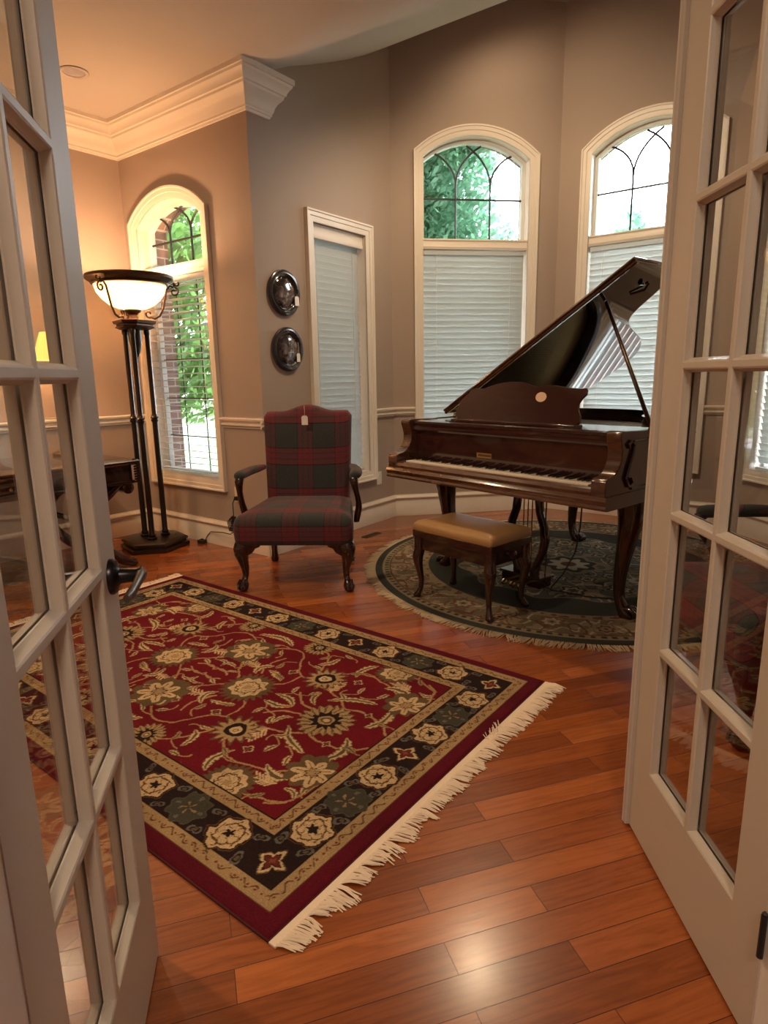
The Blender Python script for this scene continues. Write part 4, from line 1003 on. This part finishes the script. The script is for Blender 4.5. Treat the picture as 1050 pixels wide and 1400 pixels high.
def make_round():
    Rr_=1.312;root=empty('round_rug',(1.245,4.09,0),0,'round sage green rug with floral rings and tan fringe under the piano','rug')
    nr,nt=250,1100
    r=np.linspace(.002,Rr_,nr);t=np.linspace(0,2*PI,nt,endpoint=False);RR,TT=np.meshgrid(r,t,indexing='ij')
    X=RR*np.cos(TT);Y=RR*np.sin(TT)
    SG=(.100,.110,.085);DG=(.044,.046,.038);TN=(.25,.19,.115);LT=(.42,.36,.25);BR=(.13,.06,.032);RU=(.12,.045,.035)
    C=np.empty(RR.shape+(3,));C[:]=SG
    def put(m,c): C[m]=c
    n1=vnoise(X,Y,14);n2=vnoise(X+9,Y+2,22);n3=vnoise(X+5,Y+4,35)
    put(RR>1.255,DG);put((RR<=1.262)&(RR>1.205),TN)
    dots=(np.cos(TT*150)>.1)&(abs(RR-1.233)<.012);put(dots,DG);put(abs(RR-1.208)<.006,BR)
    fb=(RR<=1.202)&(RR>1.0);put(fb,(.155,.120,.075))
    put(fb&(n2>.60),TN);put(fb&(abs(np.sin(TT*26+18*RR+4*n1))<.16),LT);put(fb&(abs(n1-.5)<.05),BR)
    K_=26
    for k in range(K_):
        a=2*PI*k/K_;rc=1.10+(.025 if k%2 else -.025);cx,cy=rc*math.cos(a),rc*math.sin(a);q=np.hypot(X-cx,Y-cy);aa=np.arctan2(Y-cy,X-cx)
        e=.060*(1+.16*np.cos(7*aa+k));put(q<e*1.1,BR);put(q<e,TN if k%2 else (.20,.10,.06));put(q<e*.72,RU if k%2 else LT);put(q<e*.45,TN);put(q<e*.2,DG)
    put((RR<=1.003)&(RR>.945),TN);put((RR<=.998)&(RR>.95)&(n3>.62),BR)
    put((RR<=.945)&(RR>.70),DG)
    inn=RR<=.70;e=.70+.035*np.cos(12*TT);inn=RR<e;put((RR<e+.012),TN);put(inn,(.12,.125,.095))
    put(inn&(abs(n1-.5)<.045),LT);put(inn&(n2>.66),TN);put(inn&(abs(n2-.5)<.03),DG)
    for k in range(12):
        a=2*PI*(k+.5)/12;
        for rc,rd in((.55,.085),(.33,.06)):
            cx,cy=rc*math.cos(a+rc),rc*math.sin(a+rc);q=np.hypot(X-cx,Y-cy);aa=np.arctan2(Y-cy,X-cx);e2=rd*(1+.18*np.cos(6*aa))
            put(q<e2,TN);put(q<e2*.85,DG);put(q<e2*.62,LT);put(q<e2*.4,SG);put(q<e2*.18,BR)
    q=RR;put(q<.20*(1+.1*np.cos(8*TT)),TN);put(q<.17*(1+.1*np.cos(8*TT)),DG);put(q<.12*(1+.2*np.cos(8*TT)),LT);put(q<.05,BR)
    C=C*(.8+.4*vnoise(X+2,Y+2,6)[...,None])
    Z=np.where(RR>Rr_-.004,.002,.0115)
    V_=np.stack([X,Y,Z],-1).reshape(-1,3);idx=np.arange(nr*nt).reshape(nr,nt);ix2=np.roll(idx,-1,axis=1)
    Q=np.stack([idx[:-1],idx[1:],ix2[1:],ix2[:-1]],-1).reshape(-1,4)
    pattern_mesh('pile',V_,Q,C.reshape(-1,3),'rrug',root)
    b=MB();b.lathe([(Rr_-.001,.0005),(Rr_-.001,.007)],120);b.build('backing','rugback',parent=root)
    b=MB();rn=random.Random(11)
    n=900
    for i in range(n):
        a=2*PI*i/n;g=random.Random(i//7);sw=g.uniform(-.5,.5)
        for q in range(2):
            aa=a+rn.uniform(-.002,.002);l=g.uniform(.05,.075)*rn.uniform(.85,1.1);s_=sw+rn.uniform(-.25,.25)
            p0=np.array([math.cos(aa),math.sin(aa)]);tn=np.array([-p0[1],p0[0]])
            P_=[p0*(Rr_-.004),p0*(Rr_+l*.45)+tn*s_*l*.3,p0*(Rr_+l)+tn*s_*l]
            b.tube([(x,y,z) for (x,y),z in zip(P_,(.005,.007,.003))],[.003,.0026,.0016],4)
    b.build('fringe','fringe2',parent=root,smooth=60)
make_round()

# ---------------------------------------------------------------- desk and table lamp
dk=empty('writing_desk',(-1.65,4.21,0),R(231),'dark carved wooden desk with scrolled legs behind the left glazed door','desk')
# local x along the front to the left, local y = -(depth) : depth direction = 231+(-90)=141 deg
def DK(x,y,z): return (x,-y,z)
LX,DY=1.55,.88
b=MB();b.rings([[DK(x,y,z) for x,y in((-.0-o,-o),(LX+o,-o),(LX+o,DY+o),(-o,DY+o))] for o,z in((-.01,.725),(.004,.729),(.012,.737),(.004,.745),(.012,.751),(.006,.760),(-.004,.762))]);b.build('desktop','maho',parent=dk,smooth=25)
b=MB();b.box(.03,LX-.03,-DY+.03,-.03,.60,.725)
b.box(.02,LX-.02,-DY+.02,-.02,.600,.622);b.build('frieze','maho',parent=dk,bevel=.003)
for x in(.16,.62,1.08):
    b=MB();b.box(x,x+.36,-.030+.0,-.022,.632,.715);b.build('drawer','maho',parent=dk,bevel=.002)
    d_=[o for o in dk.children if o.name.startswith('drawer')][-1]
    kb_=MB();kb_.rings([[(x+.18+r_*math.cos(2*PI*i/12),-.022+y,.673+r_*math.sin(2*PI*i/12)) for i in range(12)] for r_,y in((.005,0),(.005,.012),(.012,.018),(.010,.026),(.001,.028))]);kb_.build('knob','brass',parent=d_)
# carved corner acanthus
for cx2,cy2 in((.012,.012),(LX-.012,.012)):
    b=MB()
    for i in range(7):
        z=.612+i*.017;b.tube([DK(cx2+.02,cy2-.014,z),DK(cx2-.010,cy2-.018,z+.005),DK(cx2-.014,cy2+.02,z)],.007,6)
    b.build('corner_carving','maho',parent=dk)
for ex in(.14,LX-.14):
  for ey in(.13,DY-.13):
    sg=1 if ex<LX/2 else -1
    pth=[(-.02,.60),(.04,.56),(.13,.50),(.20,.42),(.215,.33),(.18,.24),(.12,.16),(.05,.09),(-.02,.045),(-.09,.022)]
    rad=[.04,.045,.042,.036,.034,.034,.036,.034,.03,.022]
    b=MB();b.tube([DK(ex-.04+sg*a,ey,z) for a,z in open_smooth(pth,1)],[rad[min(9,int(i*9/ (len(open_smooth(pth,1))-1)))] for i in range(len(open_smooth(pth,1)))],10,flat=1.0)
    # scroll under the frieze
    b.rings([[DK(ex-.085*sg-.02+r_*math.cos(2*PI*i/16),ey-.045+h,.562+r_*math.sin(2*PI*i/16)) for i in range(16)] for r_,h in((.030,0),(.042,.006),(.042,.084),(.030,.09))])
    b.build('leg','maho',parent=dk,smooth=50)
b=MB();b.tube([DK(.14+.17,.13,.36),DK(.14+.17,DY-.13,.36)],.02,10);b.tube([DK(LX-.31,.13,.36),DK(LX-.31,DY-.13,.36)],.02,10);b.build('stretcher','maho',parent=dk)
def dkw(x,y): a=np.array([-1.65,4.21]);return a+ud(231)*x+ud(141)*y
lp=dkw(.115,.74)
tl=empty('table_lamp',(lp[0],lp[1],.762),R(231),'brass candlestick table lamp with glowing yellow pleated shade on the desk','table lamp')
b=MB()
b.rings([[(x,y,z) for x,y in((-o,-o),(o,-o),(o,o),(-o,o))] for o,z in((.075,0),(.078,.006),(.075,.012),(.055,.020),(.055,.026),(.040,.040))])
b.lathe([(.038,.04),(.040,.055),(.030,.062),(.034,.075),(.024,.090),(.018,.10),(.030,.115),(.036,.135),(.026,.155),(.014,.165),(.022,.175),(.024,.185),(.014,.195),(.013,.30),(.018,.305),(.020,.315),(.014,.322),(.012,.38),(.018,.385),(.016,.40),(.008,.405)],20);b.build('candlestick_base','brass',parent=tl)
b=MB();b.tube([(0,0,.40),(0,0,.72)],.004,6);b.tube([(0,0,.35),(-.05,.03,.352),(-.06,.035,.36)],.003,6);b.build('socket_stem','brass',parent=tl)
b=MB();n=64;rs=[]
for r_,z in((.145,.665),(.137,.70),(.105,.80),(.085,.855)):
    rs.append([((r_+.0025*math.cos(i*PI))*math.cos(2*PI*i/n),(r_+.0025*math.cos(i*PI))*math.sin(2*PI*i/n),z) for i in range(n)])
b.rings(rs,False,False);b.build('lamp_shade','shade',parent=tl,smooth=0)

# ---------------------------------------------------------------- recessed ceiling lights
def can(x,y,z,label,power,tilt=(0,0),cat='ceiling light',lens='canlens'):
    r=empty('ceiling_light',(x,y,z),0,label,cat,group='recessed ceiling lights')
    r.rotation_euler=(tilt[0],tilt[1],0)
    b=MB();b.lathe([(.085,0),(.088,-.006),(.082,-.010),(.066,-.006),(.063,.0)],28);b.build('trim_ring','ceil',parent=r)
    b=MB();b.lathe([(.064,-.003),(.05,-.006),(.02,-.009),(.001,-.010)],24,cap0=True);b.build('lens',lens,parent=r)
    if power<=0: return r
    l=bpy.data.lights.new('ceiling_bulb','SPOT');l.energy=power;l.color=(1,.74,.46);l.shadow_soft_size=.07;l.spot_size=R(165);l.spot_blend=.6
    o=bpy.data.objects.new('bulb',l);COL.objects.link(o);o.parent=r;o.location=(0,0,-.03)
    return r
can(-1.885,4.42,3.165,'round recessed light in the ceiling near the crown moulding corner',0,lens='canoff')
b_=can(.665,4.13,3.403,'recessed warm light in the sloping ceiling in front of the bay',75)
b_.rotation_mode='QUATERNION';kk_=.44;b_.rotation_quaternion=Vector((0,0,-1)).rotation_difference(Vector((kk_*T54[0],kk_*T54[1],-1)).normalized())
can(-2.46,3.9,3.165,'recessed warm light in the ceiling over the left end of the red rug',34)
can(-1.7,1.9,3.165,'added unseen warm ceiling light behind the left glazed door',85)  # added light out of view, warms the face of the right door
cb_=can(1.02,5.15,3.925,'recessed light high in the sloping ceiling of the bay above the piano',13)
cb_.rotation_mode='QUATERNION';cb_.rotation_quaternion=Vector((0,0,-1)).rotation_difference(Vector((.58*T54[0],.58*T54[1],-1)).normalized())
def area(name,loc,power,color,size,label,rot=(0,0,0)):
    r=empty(name,loc,0,label,'ceiling light')
    b=MB();b.lathe([(size/2+.02,.0),(size/2+.02,-.03),(size/2,-.04)],28);b.build('canopy','trim',parent=r)
    b=MB();b.lathe([(size/2,-.035),(size*.4,-.06),(size*.2,-.075),(.001,-.08)],28);b.build('diffuser','canlens',parent=r)
    l=bpy.data.lights.new('lamp','AREA');l.shape='DISK';l.size=size;l.energy=power;l.color=color
    o=bpy.data.objects.new('bulb',l);COL.objects.link(o);o.parent=r;o.location=(0,0,-.09);return r
area('hall_ceiling_light',(.2,-1.0,2.8),22,(1,.80,.60),.4,'round ceiling light in the hall behind the doorway')
# torchiere and table lamp bulbs
def point(loc,e,c,par,size=.03):
    l=bpy.data.lights.new('bulb_light','POINT');l.energy=e;l.color=c;l.shadow_soft_size=size
    o=bpy.data.objects.new('bulb_light',l);COL.objects.link(o);o.parent=par;o.location=loc
point((0,0,1.955),19,(1,.50,.23),lamp,.05)
point((0,0,.76),5,(1,.6,.25),tl,.03)

# ---------------------------------------------------------------- outside
b=MB();b.box(-30,30,-20,45,-.6,-.5);b.build('lawn','lawn',kind='structure',smooth=0)
b=MB();b.prism([(-14,9),(-4.5,6.3),(-2.8,8.2),(-6,16),(-14,18)],-.50,-.49);b.build('driveway','drive',kind='structure',smooth=0)
def tree(name,x,y,h,blobs,nl,lm,label,ls=.11,trunk=.12,seed=1):
    r=random.Random(seed);root=empty(name,(x,y,-.5),0,label,'tree' if h>1.6 else 'shrub')
    b=MB();b.tube([(0,0,0),(.05,.02,h*.35),(-.03,.05,h*.7),(0,0,h*.95)],[trunk,trunk*.8,trunk*.5,trunk*.15],8)
    for bx,by,bz,br in blobs: b.tube([(0,0,h*.3),(bx*.5,by*.5,(bz+h*.3)/2+.1),(bx,by,bz)],[trunk*.4,trunk*.25,trunk*.1],6)
    b.build('trunk','bark',parent=root)
    vs=[];fs=[]
    tot=sum(q[3]**3 for q in blobs)
    for bx,by,bz,br in blobs:
        for _ in range(int(nl*br**3/tot)):
            while True:
                p=Vector((r.uniform(-1,1),r.uniform(-1,1),r.uniform(-1,1)))
                if p.length<1: break
            p=p*(.35+.65*p.length)/max(p.length,.05)*p.length*br
            c=Vector((bx,by,bz))+p
            a=Vector((r.uniform(-1,1),r.uniform(-1,1),r.uniform(-1,1))).normalized();q_=a.orthogonal().normalized();w=a.cross(q_)
            s=ls*r.uniform(.6,1.3);o=len(vs)
            vs+=[tuple(c-q_*s),tuple(c-w*s*.45),tuple(c+q_*s),tuple(c+w*s*.45)];fs.append((o,o+1,o+2,o+3))
    b=MB();b.add(vs,fs);b.build('foliage',lm,parent=root,smooth=0)
tree('maple_tree',.55,9.6,5.2,[(0,0,4.2,1.1),(-.7,.2,3.6,1.0),(.5,-.1,3.4,.9),(-.2,.1,5.1,1.0),(.75,0,4.9,.55),(-1.3,0,4.6,.9),(.25,0,2.8,.8)],30000,'leafB','leafy maple tree outside the left arched window of the bay',.06,seed=2)
tree('spruce_tree',7.95,21.0,7.0,[(0,0,2.5,1.7),(0,0,3.8,1.35),(0,0,4.9,1.0),(0,0,5.8,.65),(0,0,6.5,.35)],15000,'leafB','small distant conifer outside the right arched window',.2,seed=3)
tree('round_tree',5.6,23.5,5.6,[(0,0,4.2,1.5),(-1.0,0,3.6,1.3),(1.0,.2,3.7,1.3)],6000,'leafA','distant round tree outside the right arched window beside the conifer',.14,seed=8)
tree('leafy_tree',-5.3,11.2,5.2,[(-.9,0,1.9,1.0),(.6,.1,1.7,.9),(1.9,.3,2.0,1.0),(-2.2,.2,2.2,1.1),(0,0,3.4,1.6),(-1.2,0,4.0,1.4),(1.2,.4,3.8,1.3),(.2,.2,5.1,1.5),(-1.7,.4,5.4,1.3),(1.4,.6,5.6,1.2)],34000,'leafA','large leafy tree outside the lamp corner window',.12,seed=4)
tree('leafy_tree',-1.9,15.2,5.0,[(0,0,3.3,1.3),(.6,0,4.4,1.3),(-.7,.2,4.6,1.2)],14000,'leafA','smaller leafy tree right of the big one outside the lamp corner window',.12,seed=5)
tree('garden_shrub',-3.4,7.6,1.3,[(0,0,.55,.4),(.45,.2,.5,.34),(-.4,.1,.45,.32)],4500,'leafB','low green shrub outside under the lamp corner window',.045,.03,seed=6)
tree('garden_tree',6.2,5.3,4.2,[(0,0,2.2,1.1),(0,.6,3.2,1.2),(.3,-.7,3.0,1.0)],6000,'leafA','leafy tree outside the right side window',.10,seed=9)

w=bpy.data.worlds.new('sky');sc.world=w;w.use_nodes=True;bg=w.node_tree.nodes['Background']
bg.inputs['Color'].default_value=(.86,.94,1.0,1);bg.inputs['Strength'].default_value=10.5

# ---------------------------------------------------------------- camera
cam=bpy.data.cameras.new('camera');co=bpy.data.objects.new('camera',cam);COL.objects.link(co)
cam.sensor_fit='HORIZONTAL';cam.sensor_width=36;cam.lens=36*860/1050;cam.clip_start=.02
p,r=R(12.22),R(1.0)
f=Vector((0,math.cos(p),-math.sin(p)));ri=Vector((1,0,0));d=f.cross(ri)
c,s=math.cos(r),math.sin(r);X_=ri*c+d*s;Dn=d*c-ri*s;Up=-Dn
mt=Matrix((( X_.x,Up.x,-f.x,0),(X_.y,Up.y,-f.y,0),(X_.z,Up.z,-f.z,1.28),(0,0,0,1)))
co.matrix_world=mt
sc.camera=co
vs_=sc.view_settings;vs_.view_transform='Standard';vs_.look='None';vs_.exposure=.92;vs_.gamma=1;vs_.use_curve_mapping=False
